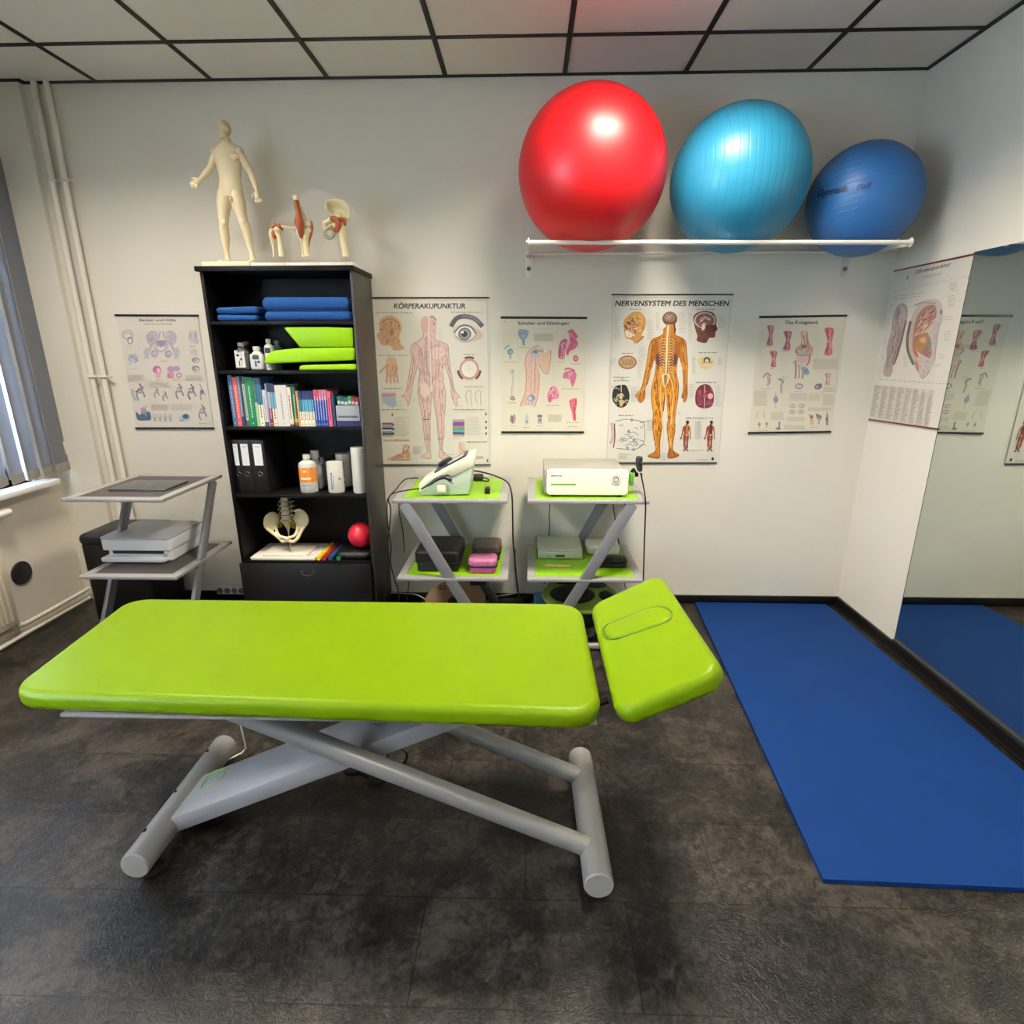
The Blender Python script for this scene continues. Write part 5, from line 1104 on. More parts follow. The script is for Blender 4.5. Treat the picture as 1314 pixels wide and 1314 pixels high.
GT = 'a9a49a'
# ---- 1 pelvis and hip chart
s = Sheet(140, 395, 7.964, plB); ink = '5e5c74'
s.text('Becken und Hüfte', 312, 680, 138, 26, '2b2a38', .035).text('Anatomie und Pathologie', 360, 645, 171, 13, '4a4858', .02)
for sg in (-1, 1):
    X = lambda x: 535+sg*(x-535) if True else x
    s.spl([(X(570), 260), (X(600), 235), (X(650), 240), (X(690), 280), (X(690), 330), (X(660), 380), (X(610), 375), (X(580), 330)], 'b9b5c6').line([(X(600), 250), (X(640), 245), (X(680), 290), (X(680), 340)], 5, '8b86a2')
    s.line([(X(548), 240), (X(558), 290), (X(575), 320)], 10, '8e8aa6').ell(X(685), 450, 34, 42, 'b7b2c4').rect(min(X(665), X(705)), 470, max(X(665), X(705)), 520, 'b3aec2')
    s.ell(X(605), 470, 38, 42, 'aeaabf').ell(X(603), 468, 16, 18, 'cfccd4').line([(X(570), 400), (X(610), 360), (X(650), 400)], 16, 'a7a2ba').line([(X(640), 400), (X(665), 430)], 14, 'a27fb0' if sg > 0 else '9c98b2')
s.spl([(480, 335), (585, 335), (570, 380), (530, 400), (495, 375)], '8e89a4').line([(450, 390), (530, 450), (610, 390)], 12, '9a96ae')
s.ell(190, 275, 55, 48, ink).ell(190, 275, 48, 41, 'ddd6d2').ell(215, 335, 28, 38, ink).ell(215, 338, 18, 26, 'e4ddd8').line([(150, 280), (190, 250), (230, 280)], 6, ink)
s.ell(245, 520, 50, 52, 'a8a9c2', .5).ell(240, 560, 34, 36, 'c4c6d6').ell(245, 575, 18, 18, 'e8e6e6').line([(200, 480), (260, 520), (300, 540)], 8, '8486a4')
s.ell(850, 300, 38, 62, 'b9b9c4').ell(885, 290, 16, 58, 'a3a4b2').ell(895, 345, 22, 30, 'b0b0bc').ell(830, 280, 12, 40, '9b9ca9')
s.ell(488, 630, 42, 38, 'b65f92').ell(500, 650, 28, 36, 'd36a98').rect(475, 670, 525, 718, 'd9a5bd').ell(505, 640, 14, 26, 'efc0cf')
s.ell(630, 630, 36, 36, 'b884b4').rect(595, 665, 660, 718, 'c9699a').ell(690, 620, 36, 26, 'a68bb8').ell(715, 690, 30, 28, 'b07a9c').ell(715, 690, 16, 15, 'e6d5d8').line([(600, 640), (650, 700)], 8, 'dba6c6')
for y, r in ((535, 26), (620, 28)): s.ell(885, y, 40, r, '6a6678').ell(890, y+4, 26, r*.6, 'd6d0cf').ell(880, y+3, 9, r*.4, '8c5f76')
def hip(x, y, k, c='8d8aa2'):
    s.line([(x, y), (x+22*k, y+30*k), (x+40*k, y+45*k)], 13*k, '4f4d5c').ell(x+8*k, y+66*k, 30*k, 30*k, c).line([(x-20*k, y+80*k), (x-25*k, y+120*k), (x-5*k, y+165*k)], 20*k, c).line([(x+35*k, y+80*k), (x+55*k, y+130*k)], 14*k, '6c6a82').ell(x+2*k, y+66*k, 13*k, 13*k, 'd0cdd6')
hip(310, 775, 1.05); hip(480, 815, .62); hip(565, 850, .62); hip(710, 775, .95); hip(835, 780, .95, '77758c'); hip(945, 990, .95)
s.line([(240, 830), (245, 890), (275, 950)], 26, 'aaa7b8').line([(270, 860), (330, 830)], 14, '5c5a72').line([(925, 775), (960, 850), (985, 890)], 7, '6b6876').ell(950, 860, 22, 26, '6f6d80').line([(935, 870), (940, 940)], 12, '8a8898')
s.spl([(275, 1060), (300, 1080), (320, 1040), (350, 1060), (385, 1060), (420, 1070), (428, 1140), (380, 1150), (300, 1148), (280, 1110)], '2c4f74').ell(350, 1050, 34, 32, 'c77a98').ell(315, 1060, 12, 36, 'd8d4da').ell(375, 1070, 10, 40, '6d88a8').line([(370, 1020), (385, 1000)], 6, '4f4d5c')
for k in range(4): s.ell(465+53*k, 1110, 20, 26, 'b3aeb4').ell(470+53*k, 1140, 12, 24, 'a8a3aa').ell(462+53*k, 1104, 9, 10, 'ddd8d6')
s.ell(770, 1125, 62, 34, 'b6cbdc').ell(785, 1110, 36, 28, '2f5c84').ell(780, 1108, 14, 12, '173552').ell(745, 1150, 24, 10, '7ea3c4')
for a in ((195, 690, 378, 748, 7), (412, 762, 630, 812, 6), (785, 690, 965, 745, 7), (432, 990, 622, 1045, 7), (642, 988, 880, 1042, 6), (832, 430, 915, 482, 6)): s.lines(*a, 'b8b0a8', 4.5, .15)
for x, y in ((180, 392), (220, 625), (530, 543), (485, 738), (655, 737), (820, 393), (865, 663)): s.lines(x, y, x+60, y, 1, '8a8580', 5, 0)
for y in range(240, 520, 16): s.lines(290, y, 350, y, 1, 'cdc6be', 2.5, .5, y).lines(700, y, 780, y, 1, 'cdc6be', 2.5, .5, y)
s.lines(915, 1180, 1040, 1184, 2, 'a09a94', 4)
for sg in (-1, 1):
    X = lambda x: 535+sg*(x-535)
    s.fibres([(X(575), 265), (X(640), 245), (X(688), 290), (X(680), 350), (X(610), 370)], 40, ['8f8aa6', 'd6d2de', 'a7a2ba', '7c7896'], 4, 30, lambda x, y: 1.2*sg, 14+sg, .7)
    s.fibres([(X(575), 435), (X(640), 440), (X(640), 500), (X(580), 505)], 16, ['8682a0', 'cac6d6', '75718f'], 4, 20, lambda x, y: .8, 17+sg, 1.4)
s.fibres([(205, 480), (285, 500), (290, 560), (230, 590), (200, 530)], 24, ['8486a4', 'd6d8e4', '6f7294'], 4, 22, lambda x, y: .9, 20, .8)
chart('small chart titled Becken und Hüfte with grey pelvis drawings, left of the bookcase', quad([(148.5, 404.5), (253.5, 405), (274, 549.5), (175, 549.5)]), '16121c', 'd9d3c8', s)
# ---- body outlines
NB = [(472, 290), (465, 330), (430, 355), (385, 375), (365, 410), (352, 480), (340, 560), (325, 640), (310, 710), (298, 740), (275, 765), (258, 795), (272, 792), (275, 815), (290, 835), (305, 835), (325, 810), (332, 775), (330, 735), (350, 690), (375, 600), (395, 530), (405, 520), (410, 570), (402, 630), (385, 700), (375, 770), (380, 850), (390, 920), (385, 1000), (392, 1080), (405, 1150), (405, 1195), (350, 1228), (375, 1240), (435, 1245), (438, 1195), (440, 1110), (455, 1020), (450, 940), (465, 850), (478, 760), (481, 740), (485, 760), (490, 850), (500, 940), (490, 1020), (500, 1100), (505, 1180), (495, 1240), (540, 1243), (580, 1222), (535, 1190), (535, 1130), (550, 1040), (548, 960), (560, 870), (572, 790), (575, 700), (560, 630), (562, 570), (575, 500), (590, 530), (608, 620), (612, 700), (610, 745), (598, 800), (605, 805), (612, 785), (612, 830), (625, 830), (638, 790), (640, 750), (640, 640), (642, 560), (635, 470), (628, 400), (610, 370), (560, 345), (548, 330), (552, 290)]
def body(s, pts, col, rim, dx=0, dy=0, k=1, x0=0, y0=0):
    q = [((x-x0)*k+x0+dx, (y-y0)*k+y0+dy) for x, y in pts]
    s.poly(cr(q, 3, True), col)
    if rim: s.line(cr(q, 3, True)+[q[0]], max(1.5, 4*k), rim, False)
    return q
# ---- 2 acupuncture chart
s = Sheet(480, 370, 5.7125, plB)
s.line([(5, 82), (828, 88), (848, 1280), (45, 1280)], 3, 'a39d94', False).text('KÖRPERAKUPUNKTUR', 146, 668, 147, 36, '2c2c34', .035, .1)
KB = [(365, 310), (362, 350), (320, 390), (280, 412), (268, 460), (275, 520), (262, 600), (245, 700), (232, 758), (203, 792), (228, 795), (250, 860), (262, 822), (272, 770), (285, 690), (308, 610), (318, 560), (335, 620), (324, 700), (322, 780), (340, 870), (355, 950), (365, 1060), (375, 1130), (388, 1200), (343, 1235), (400, 1250), (418, 1240), (412, 1180), (412, 1080), (412, 980), (416, 880), (421, 770), (428, 770), (440, 860), (460, 950), (465, 1040), (472, 1100), (483, 1190), (473, 1230), (510, 1255), (555, 1245), (512, 1200), (503, 1130), (515, 1060), (512, 980), (520, 880), (525, 780), (510, 690), (505, 600), (515, 550), (545, 640), (565, 720), (567, 780), (595, 860), (612, 855), (605, 805), (630, 800), (590, 745), (572, 650), (558, 580), (547, 490), (545, 430), (520, 402), (452, 378), (444, 345), (446, 310)]
body(s, KB, 'dcb8ae', '9b6f6c')
kang = lambda x, y: (PI/2+(.35 if x < 300 else -.35 if x > 530 else 0)) if y > 360 else .3
s.fibres(KB, 260, ['c99a92', 'b98a86', 'e8cdc0', 'e2c4ba', 'c4958e', 'a97c80'], 5, 46, kang, 3)
s.ell(375, 265, 32, 62, 'cfa198').ell(428, 270, 32, 62, 'd8b0a6').line([(400, 200), (400, 345), (412, 500), (420, 760)], 5, 'efe8dc')
s.ell(438, 262, 8, 5, '5c4446').line([(445, 245), (425, 243)], 4, '6b4c48').line([(432, 310), (446, 312)], 4, '8c4f4c').line([(405, 215), (430, 207), (456, 235)], 8, '7c5a50')
for a in ([(300, 400), (345, 450), (360, 560), (340, 640)], [(380, 380), (385, 500), (395, 640)], [(330, 480), (350, 560), (380, 640)]): s.line(a, 5, 'a97f7c')
s.spl([(345, 700), (375, 690), (405, 740), (395, 790), (360, 800), (340, 770)], 'e8cfc2').spl([(430, 440), (490, 430), (520, 470), (500, 510), (450, 520), (430, 500)], 'e4c6bc')
for x in (420, 445, 470, 380, 365): s.line([(x, 400), (x+3, 520), (x+4, 690)], 2, '8e6c80')
for sx, ex in ((350, 395), (385, 400), (440, 487), (480, 497)): s.line([(sx, 780), ((sx+ex)/2+8, 1000), (ex, 1190)], 3, '9c6a68')
s.line([(290, 480), (280, 620), (245, 760)], 4, '9a6a68').line([(530, 480), (555, 640), (590, 780)], 4, '9a6a68').line([(355, 960), (405, 962)], 7, '6a4a50').line([(365, 1110), (410, 1108)], 4, '6a4a50').line([(465, 1105), (505, 1100)], 4, '6a4a50')
r = random.Random(2)
for k in range(60):
    x, y = (r.uniform(365, 400) if k % 2 else r.uniform(425, 500)), r.uniform(420, 700); s.ell(x, y, 3, 3, '6b5878', n=5)
s.spl([(45, 230), (110, 200), (180, 235), (200, 300), (185, 360), (200, 410), (225, 440), (150, 455), (120, 420), (60, 415), (38, 380), (20, 345), (38, 310)], 'c99c78').line([(50, 260), (100, 225), (170, 245), (190, 300)], 7, '8d6243').ell(128, 320, 18, 36, 'b98360').ell(128, 320, 9, 22, '99633f').line([(45, 380), (75, 378)], 5, '7b4a38').line([(42, 298), (70, 302)], 6, '5a3c30').fibres([(60, 230), (180, 235), (200, 300), (190, 400), (120, 420), (50, 400), (45, 300)], 60, ['b07c58', '9a6646', 'd8b090', 'a8704e'], 4, 34, lambda x, y: .9+y*.003, 5).line([(70, 280), (110, 340), (90, 400)], 3, '8a5f50').line([(30, 260), (110, 195), (190, 240), (205, 300)], 5, 'd4b590')
s.spl([(85, 560), (100, 510), (155, 510), (172, 570), (165, 640), (150, 650), (90, 640)], 'd6a888').line([(95, 560), (60, 600), (38, 618)], 16, 'cc9a78').fibres([(90, 520), (165, 520), (168, 640), (95, 640)], 22, ['b07a5c', 'e0b898', '9c6a50'], 3.5, 34, lambda x, y: PI/2, 6, .2)
for x0, x1 in ((95, 92), (118, 122), (140, 150), (160, 176)): s.line([(x0, 620), (x1, 695)], 14, 'd2a182').line([(x0+5, 560), (x1+4, 690)], 2, '8d5f50')
s.rect(55, 765, 160, 800, 'c99aa8').rect(55, 800, 160, 850, 'bcc4d0').spl([(60, 800), (100, 790), (160, 815), (150, 870), (90, 850)], '9fb2c6').line([(60, 790), (150, 780)], 5, 'a25f78')
for y, c in ((990, '6b5484'), (1008, 'b08aa8'), (1025, '3c3b46'), (1050, '4c9bb4'), (1065, '2f4f74'), (1080, 'cf9f80')): s.rect(60, y-5, 138, y+9, c)
for y, c, h in ((960, 'd08aa8', 10), (975, '6a4c8c', 18), (992, '4c4a9a', 14), (1008, 'b85a5a', 14), (1024, '5c8a4c', 14), (1036, '3f9fb8', 18), (1054, '2f4f84', 16), (1072, 'cf9f80', 12)): s.rect(577, y, 663, y+h, c)
s.spl([(215, 1145), (260, 1150), (262, 1200), (272, 1240), (255, 1258), (120, 1258), (98, 1245), (150, 1225), (205, 1195)], 'd3a78c').line([(120, 1250), (190, 1235), (240, 1180)], 4, '8a5a48').line([(130, 1258), (265, 1256)], 4, '8a5a48').fibres([(215, 1150), (260, 1150), (270, 1245), (120, 1256), (140, 1235), (205, 1200)], 40, ['b07a62', 'a0604c', 'e0bca4', '8f5644'], 4, 30, lambda x, y: .1 if x < 205 else PI/2, 7)
s.spl([(622, 1130), (660, 1130), (668, 1180), (705, 1200), (690, 1215), (640, 1225), (620, 1200)], 'd9b8a8').line([(630, 1130), (640, 1180), (680, 1205)], 4, '8a6a5c').ell(765, 1240, 40, 12, 'b9a79c')
# eye
s.line([(565, 280), (600, 225), (660, 205), (740, 225), (795, 280)], 34, '4a4a52').line([(640, 200), (720, 215), (780, 255)], 20, '6c6a72')
s.spl([(580, 300), (640, 262), (710, 268), (770, 310), (800, 350), (740, 385), (660, 400), (600, 370)], 'c9b4ac').spl([(592, 322), (640, 282), (700, 285), (745, 335), (700, 375), (640, 378)], 'e6e2da')
s.ell(665, 335, 48, 47, '4b5054').ell(665, 335, 40, 39, '85898a').ell(662, 335, 22, 22, '17181a').ell(648, 322, 10, 9, 'f0f0ee').line([(588, 325), (640, 275), (705, 280), (750, 335)], 9, '3a3638').line([(600, 350), (650, 385), (710, 378), (745, 340)], 4, '6b5c58')
s.ell(698, 592, 72, 78, 'c08f90').ell(698, 592, 56, 60, 'e6e1d6')
for a0 in (-PI/2, -PI/2+2.1, -PI/2-2.1): s.line([(698+82*math.cos(a0+t), 592+86*math.sin(a0+t)) for t in (-.42, -.2, 0, .2, .42)], 16, '5c3038')
s.line([(668, 592), (728, 592)], 2, 'b0a8a0').line([(698, 560), (698, 624)], 2, 'b0a8a0')
for x in (695, 765): s.line([(x-18, 755), (x-22, 800), (x-8, 850)], 3, '8a8880').line([(x+18, 750), (x+14, 800), (x+20, 860)], 3, '8a8880').line([(x-12, 755), (x, 745), (x+14, 755)], 3, '8a8880')
for x0, y0, x1 in ((12, 180, 282), (560, 175, 788), (30, 492, 250), (60, 735, 215), (55, 888, 240), (655, 483, 735), (660, 722, 805), (585, 888, 812), (70, 1112, 258), (680, 1125, 835)): s.lines(x0, y0, x1, y0, 1, '807a74', 5, 0, x0)
for a in ((165, 800, 225, 860, 4), (150, 945, 262, 1080, 14), (675, 945, 805, 1070, 11), (285, 1160, 355, 1210, 7), (470, 300, 510, 360, 4), (580, 1100, 650, 1102, 1), (605, 860, 660, 862, 1), (540, 1215, 590, 1218, 2), (285, 800, 305, 820, 3)): s.lines(*a, 'b5afa4', 3, .3)
for x, y in ((820, 922), (822, 980), (822, 1022), (822, 1064), (134, 926), (140, 1000), (142, 1032), (142, 1064), (832, 1262)): s.rect(x-5, y-9, x+5, y+9, '2c2c34')
for y in (890, 1110): s.line([(50, y+12), (262, y+12)], 1.5, 'bdb7ac', False).line([(575, y+12), (838, y+12)], 1.5, 'bdb7ac', False)
chart('large chart titled Körperakupunktur with a pinkish figure and an eye, right of the bookcase', quad([(477.5, 382), (627.5, 382), (629.5, 596.5), (487.5, 596.5)]), '35312c', 'dbd7cb', s, over=.002, rail_h=.008)
# ---- 3 shoulder and elbow
s = Sheet(635, 395, 7.73, plB)
s.text('Schulter und Ellenbogen', 232, 735, 166, 30, '35313a', .035)
s.spl([(228, 250), (250, 210), (330, 225), (328, 280), (300, 320), (298, 370), (275, 370), (268, 325), (240, 290)], '8fa2b8').ell(280, 275, 22, 30, '5f93bd').ell(282, 278, 10, 15, 'bcd6e6').line([(280, 325), (286, 370)], 9, '9c5a68')
s.line([(98, 410), (120, 385), (145, 370)], 10, '6a6a78').ell(152, 435, 28, 30, '4f8fb0').ell(155, 438, 12, 15, '9cc8dc').line([(150, 450), (155, 510)], 11, '6f8aa0')
s.line([(170, 625), (180, 700), (172, 850), (180, 905)], 17, '8d8b96').line([(170, 640), (180, 700), (172, 850), (180, 900)], 9, 'e0d9c8').ell(170, 628, 22, 20, '8fa0b4').ell(166, 624, 9, 9, 'e6e2d6').spl([(150, 895), (178, 870), (205, 905), (190, 918), (160, 915)], '9a8f98')
s.spl([(430, 372), (360, 405), (315, 470), (300, 560), (312, 650), (308, 780), (298, 850), (270, 910), (250, 978), (300, 970), (330, 975), (350, 960), (395, 985), (420, 900), (435, 780), (438, 680), (458, 700), (440, 640), (430, 560), (470, 600), (520, 655), (545, 560), (558, 420), (500, 415), (470, 395)], 'e2b9a8')
s.line([(430, 372), (360, 405), (315, 470), (300, 560), (312, 650), (308, 780), (298, 850), (252, 975)], 6, 'b06a68').line([(440, 640), (438, 780), (420, 900), (392, 985)], 6, 'b06a68').line([(440, 560), (470, 620), (520, 655), (548, 540), (558, 420)], 7, 'a97064')
s.spl([(470, 460), (548, 440), (540, 560), (515, 640), (480, 590)], 'dfb898').ell(395, 470, 34, 30, 'b4bccb').line([(365, 450), (400, 420), (470, 430), (500, 430)], 16, '7f93ac').ell(405, 440, 20, 12, '5c6e8c').ell(500, 430, 18, 14, 'e6e0d4')
s.line([(382, 500), (378, 620), (372, 850)], 26, 'b98c84').line([(383, 500), (380, 620), (374, 850)], 16, 'e4cdb8').line([(400, 510), (398, 700), (395, 850)], 5, '9c4f68').ell(362, 895, 42, 34, '8ba0b8').ell(350, 900, 18, 14, 'cdd8e0').line([(360, 850), (385, 905)], 8, '4f6e94').line([(340, 930), (335, 970)], 12, 'a8b0c0').line([(375, 930), (360, 965)], 10, '8f9cb4')
s.spl([(720, 240), (765, 210), (800, 250), (825, 290), (800, 310), (825, 350), (800, 400), (745, 430), (725, 475), (705, 440), (720, 380), (735, 310), (745, 255)], 'c94470').line([(760, 250), (740, 330), (715, 400)], 18, 'e6a0b4').ell(785, 350, 34, 44, 'cf4c78').line([(775, 230), (800, 280)], 10, 'a83058')
s.spl([(630, 495), (632, 400), (655, 330), (700, 305), (720, 330), (700, 420), (690, 500), (660, 508)], 'b5456a').line([(660, 500), (668, 400), (690, 340)], 12, 'ddb0b8').line([(645, 490), (650, 400), (675, 335)], 6, '8c2c4c').line([(684, 500), (690, 420), (705, 350)], 7, 'e8c4c4')
s.ell(802, 502, 26, 31, 'b83a5c').ell(802, 502, 12, 14, 'e6b8bc').ell(800, 503, 5, 6, '8c3048')
s.line([(690, 615), (730, 600), (795, 625)], 16, 'c04c6c').spl([(672, 690), (690, 640), (760, 620), (808, 650), (800, 720), (770, 785), (750, 740), (735, 705), (700, 700)], 'd46a8c').line([(690, 695), (740, 685), (780, 690)], 9, '9c3054').line([(760, 640), (770, 720)], 12, 'e6a8b8')
s.spl([(525, 850), (560, 785), (610, 790), (635, 850), (625, 900), (580, 905), (550, 940), (525, 920)], 'd9688c').line([(560, 790), (545, 930)], 8, 'a83864').line([(565, 860), (620, 890)], 8, 'eeb0c0').spl([(580, 790), (630, 830), (600, 870), (575, 840)], 'e89ab0')
s.spl([(745, 915), (810, 898), (812, 960), (800, 1020), (805, 1110), (778, 1112), (765, 1040), (742, 960)], 'd0506c').line([(780, 920), (785, 1000), (790, 1100)], 6, 'b03050')
s.spl([(150, 1090), (165, 1060), (175, 1075), (190, 1055), (205, 1080), (200, 1130), (180, 1150), (155, 1130)], '9a7f98').line([(170, 1070), (175, 1140)], 6, '5c4a66').line([(195, 1075), (190, 1130)], 7, 'c98aa4')
s.spl([(300, 1110), (318, 1045), (335, 1105), (322, 1160), (305, 1150)], 'b9bfca').ell(317, 1130, 9, 14, '6f8a9c').rect(425, 1060, 440, 1150, 'b6a4b0').rect(448, 1060, 466, 1150, 'ab98a8').rect(422, 1060, 468, 1085, '7c5a7c').ell(445, 1115, 10, 12, '6a6478')
s.rect(388, 255, 582, 330, 'cdc5b0').rect(528, 1058, 662, 1130, 'cdc5b0')
for a in ((390, 260, 580, 328, 9), (530, 1060, 660, 1130, 9)): s.lines(*a, 'aaa392', 3, .1)
for x, y, l in ((230, 392, 110), (85, 538, 135), (125, 942, 85), (625, 535, 70), (757, 556, 100), (660, 803, 190), (505, 968, 130), (705, 1138, 135), (150, 1172, 55), (283, 1187, 60), (415, 1172, 60), (722, 1180, 100), (85, 135, 30)): s.lines(x, y, x+l, y, 1, '8a8374', 5, 0, x)
for y in range(460, 860, 22): s.lines(220, y, 285, y, 1, 'c6bea8', 2.5, .6, y).lines(565, y-60, 640, y-60, 1, 'c6bea8', 2.5, .6, y+1)
for y in range(250, 440, 26): s.lines(90, y-10, 210, y-10, 1, 'c6bea8', 2.5, .6, y).lines(825, y, 880, y, 1, 'c6bea8', 2.5, .6, y)
s.fibres([(330, 470), (430, 400), (440, 560), (425, 880), (400, 970), (270, 960), (320, 760), (312, 600)], 70, ['d0a090', 'f0ccbc', 'c08a80', 'e8c0b0'], 3, 50, lambda x, y: PI/2+.08, 11, .15)
for pg, cc in (([(740, 240), (800, 250), (820, 350), (745, 430), (720, 440), (735, 310)], ['a83058', 'e08aa4', '8c2848', 'd86888']), ([(640, 490), (640, 400), (665, 320), (712, 330), (690, 495)], ['8c2c4c', 'd8a0ac', 'a83c60']), ([(685, 690), (700, 640), (790, 650), (770, 770), (745, 730)], ['b84870', 'f0a8bc', '9c3054']), ([(530, 920), (540, 800), (620, 800), (625, 890)], ['b84870', 'f4bcc8', 'a83864']), ([(750, 920), (808, 905), (805, 1100), (780, 1100)], ['b03050', 'e88090', 'a02848'])): s.fibres(pg, 26, cc, 5, 42, lambda x, y: PI/2+.3, 12, .5)
chart('small chart titled Schulter und Ellenbogen with an arm drawing, between the two large charts', quad([(643.8, 407.5), (752, 408), (748, 554.5), (644.5, 554.5)]), '120f0e', 'ded8c4', s)
# ---- 4 nervous system
s = Sheet(770, 370, 5.714, plB); 
s.line([(98, 62), (962, 72), (868, 1275), (48, 1270)], 2.5, 'a8a49a', False).line([(98, 62), (48, 1270)], 2.5, 'a8a49a', False).text('NERVENSYSTEM DES MENSCHEN', 110, 948, 128, 38, '26262c', .035, .22)
body(s, NB, 'b8701c', '6e3a10')
nang = lambda x, y: PI/2+(.45 if x < 385 and y < 800 else -.12 if x > 580 else 0)
s.spl([(400, 640), (480, 740), (560, 640), (572, 720), (560, 860), (545, 960), (548, 1040), (505, 1100), (495, 940), (484, 780), (478, 780), (458, 940), (440, 1060), (400, 1100), (388, 1000), (392, 920), (380, 800)], 'd18a26')
s.fibres(NB, 420, ['d4922e', '9a5616', 'e0a23c', '7c4010', 'c47e22', '8a4a14', 'b06c1e'], 6, 55, nang, 4)
s.ell(512, 222, 55, 52, '5f4238').ell(512, 212, 44, 36, '8c6b58').rect(482, 262, 546, 330, 'b4762a').line([(545, 250), (548, 330)], 12, '5c3018')
for k in range(7): s.ell(490+11*(k % 4), 200+15*(k//4)+4*(k % 3), 7, 6, 'b39a86', n=7)
for sg in (-1, 1):
    X = lambda x: 488+sg*(x-488)
    s.spl([(X(560), 380), (X(590), 440), (X(570), 520), (X(520), 540), (X(505), 480), (X(520), 400)], 'a4601c')
    s.spl([(X(525), 500), (X(560), 480), (X(565), 550), (X(520), 570)], '6a3a38')
    for k in range(13): s.line([(X(498), 370+k*21), (X(525), 372+k*20), (X(550-k*1.5), 392+k*19)], 4.5, 'e2c088')
    for k in range(6): s.line([(X(500), 560+k*14), (X(530), 585+k*14), (X(545), 620+k*16)], 3, 'dca850')
    s.line([(X(508), 640), (X(535), 740), (X(528), 900), (X(520), 1000)], 7, 'e8c070').line([(X(560), 660), (X(552), 800), (X(535), 950)], 4, '8a4a14').line([(X(530), 900), (X(510), 1040), (X(520), 1180)], 4, 'e0b060').line([(X(500), 780), (X(512), 900)], 7, '6e3418')
    s.line([(X(605), 420), (X(625), 520), (X(640), 600)], 4, 'e0a850')
s.line([(500, 270), (492, 380), (488, 520), (480, 640)], 20, '8a6a3a').line([(500, 270), (492, 380), (488, 520), (480, 640)], 12, 'e6d4a0').line([(486, 270), (478, 640)], 3, 'd8b878').line([(515, 270), (498, 640)], 3, 'd8b878')
s.spl([(452, 632), (508, 632), (498, 690), (474, 728), (460, 690)], 'e0c890').spl([(468, 640), (494, 640), (486, 700), (474, 715)], '9a7440')
s.line([(375, 400), (360, 520), (340, 640), (310, 740)], 5, 'dc9c40').line([(390, 420), (372, 540), (350, 640)], 4, '8c4c18').line([(622, 430), (632, 560), (630, 700)], 5, 'dc9c40')
s.line([(350, 1232), (430, 1243)], 4, '8a4a20').line([(500, 1240), (575, 1225)], 4, '8a4a20')
s.spl([(195, 210), (245, 172), (300, 178), (335, 230), (330, 290), (305, 340), (315, 365), (260, 405), (235, 380), (190, 362), (178, 320), (172, 250)], 'c08a4a').ell(215, 250, 18, 20, '5a3a28').spl([(190, 310), (245, 320), (255, 345), (215, 362), (188, 345)], 'e6dcc8').spl([(235, 220), (265, 210), (270, 260), (245, 270)], '6e4a2c').line([(180, 270), (200, 300)], 12, '4a2c20').line([(320, 350), (270, 400)], 10, '8a5a34').ell(280, 220, 34, 34, 'cf9c58').ell(262, 290, 14, 16, 'd8c8a8').line([(195, 300), (240, 300), (265, 330)], 6, '6b4628')
s.spl([(690, 260), (682, 215), (710, 180), (770, 165), (830, 180), (855, 230), (850, 265), (862, 300), (845, 320), (842, 358), (800, 365), (775, 400), (710, 385), (715, 350), (700, 310)], '6e3c30').ell(768, 235, 78, 60, 'd9cfc0').ell(768, 236, 70, 53, '7d4f4a').spl([(735, 230), (770, 205), (810, 225), (800, 240), (770, 222), (745, 245)], 'd8ccc0').spl([(750, 260), (775, 255), (765, 300), (745, 305)], 'e4d8c8').line([(700, 250), (740, 290)], 6, 'b08a80').spl([(780, 270), (840, 270), (850, 300), (835, 345), (790, 350), (770, 310)], '53281e')
s.ell(201, 542, 68, 50, '9c5f3c').ell(201, 542, 58, 40, 'c39a72')
for k in range(9): s.line([(155+k*11, 520), (165+k*10, 545), (155+k*11, 565)], 5, '8c5a40' if k % 2 else '7f8a60')
s.spl([(155, 708), (190, 712), (212, 760), (215, 810), (195, 855), (160, 875), (120, 862), (92, 820), (90, 770), (110, 720)], '2f2c26')
for k in range(22):
    r_ = random.Random(k); x, y = r_.uniform(100, 208), r_.uniform(725, 855); s.line([(x, y), (x+r_.uniform(-18, 18), y+r_.uniform(-14, 14)), (x+r_.uniform(-22, 22), y+r_.uniform(-20, 20))], 5, 'c9c2a8')
s.ell(154, 790, 12, 24, 'cdbb8c').spl([(140, 820), (168, 820), (162, 862), (146, 862)], 'bfa878').line([(155, 710), (155, 760)], 5, 'dcd8d0')
s.spl([(720, 520), (785, 495), (835, 520), (830, 560), (800, 585), (770, 590), (735, 575)], 'd9c48c').ell(783, 528, 26, 24, '4a4a52').ell(783, 532, 14, 14, 'd8d4cc').rect(745, 540, 825, 550, 'b8985c').ell(785, 562, 28, 14, 'e2c6b0')
s.spl([(740, 710), (790, 705), (822, 740), (835, 800), (820, 860), (770, 880), (715, 865), (697, 820), (705, 750)], '6f2c38').line([(766, 710), (766, 780), (764, 875)], 5, 'd4c4be').ell(808, 790, 20, 22, 'dca8a8').ell(730, 765, 14, 24, '9c4c5c').ell(735, 830, 18, 22, '8a3a48').ell(800, 840, 20, 18, '94404e').ell(768, 785, 14, 18, 'a05060')
for k in range(10): r_ = random.Random(k+50); s.ell(r_.uniform(712, 822), r_.uniform(730, 860), 5, 4, 'c07a84', n=7)
s.fibres([(200, 200), (250, 180), (320, 200), (325, 300), (260, 390), (200, 350), (185, 280)], 50, ['a8743c', '8a5a30', 'd8a868', 'e0b880', '6e4828'], 4, 30, lambda x, y: .8, 8, 1.2)
s.fibres([(700, 330), (850, 310), (840, 355), (770, 395), (715, 380)], 30, ['8a4c38', '53281e', '7a4030'], 4, 30, lambda x, y: .5, 9, 1)
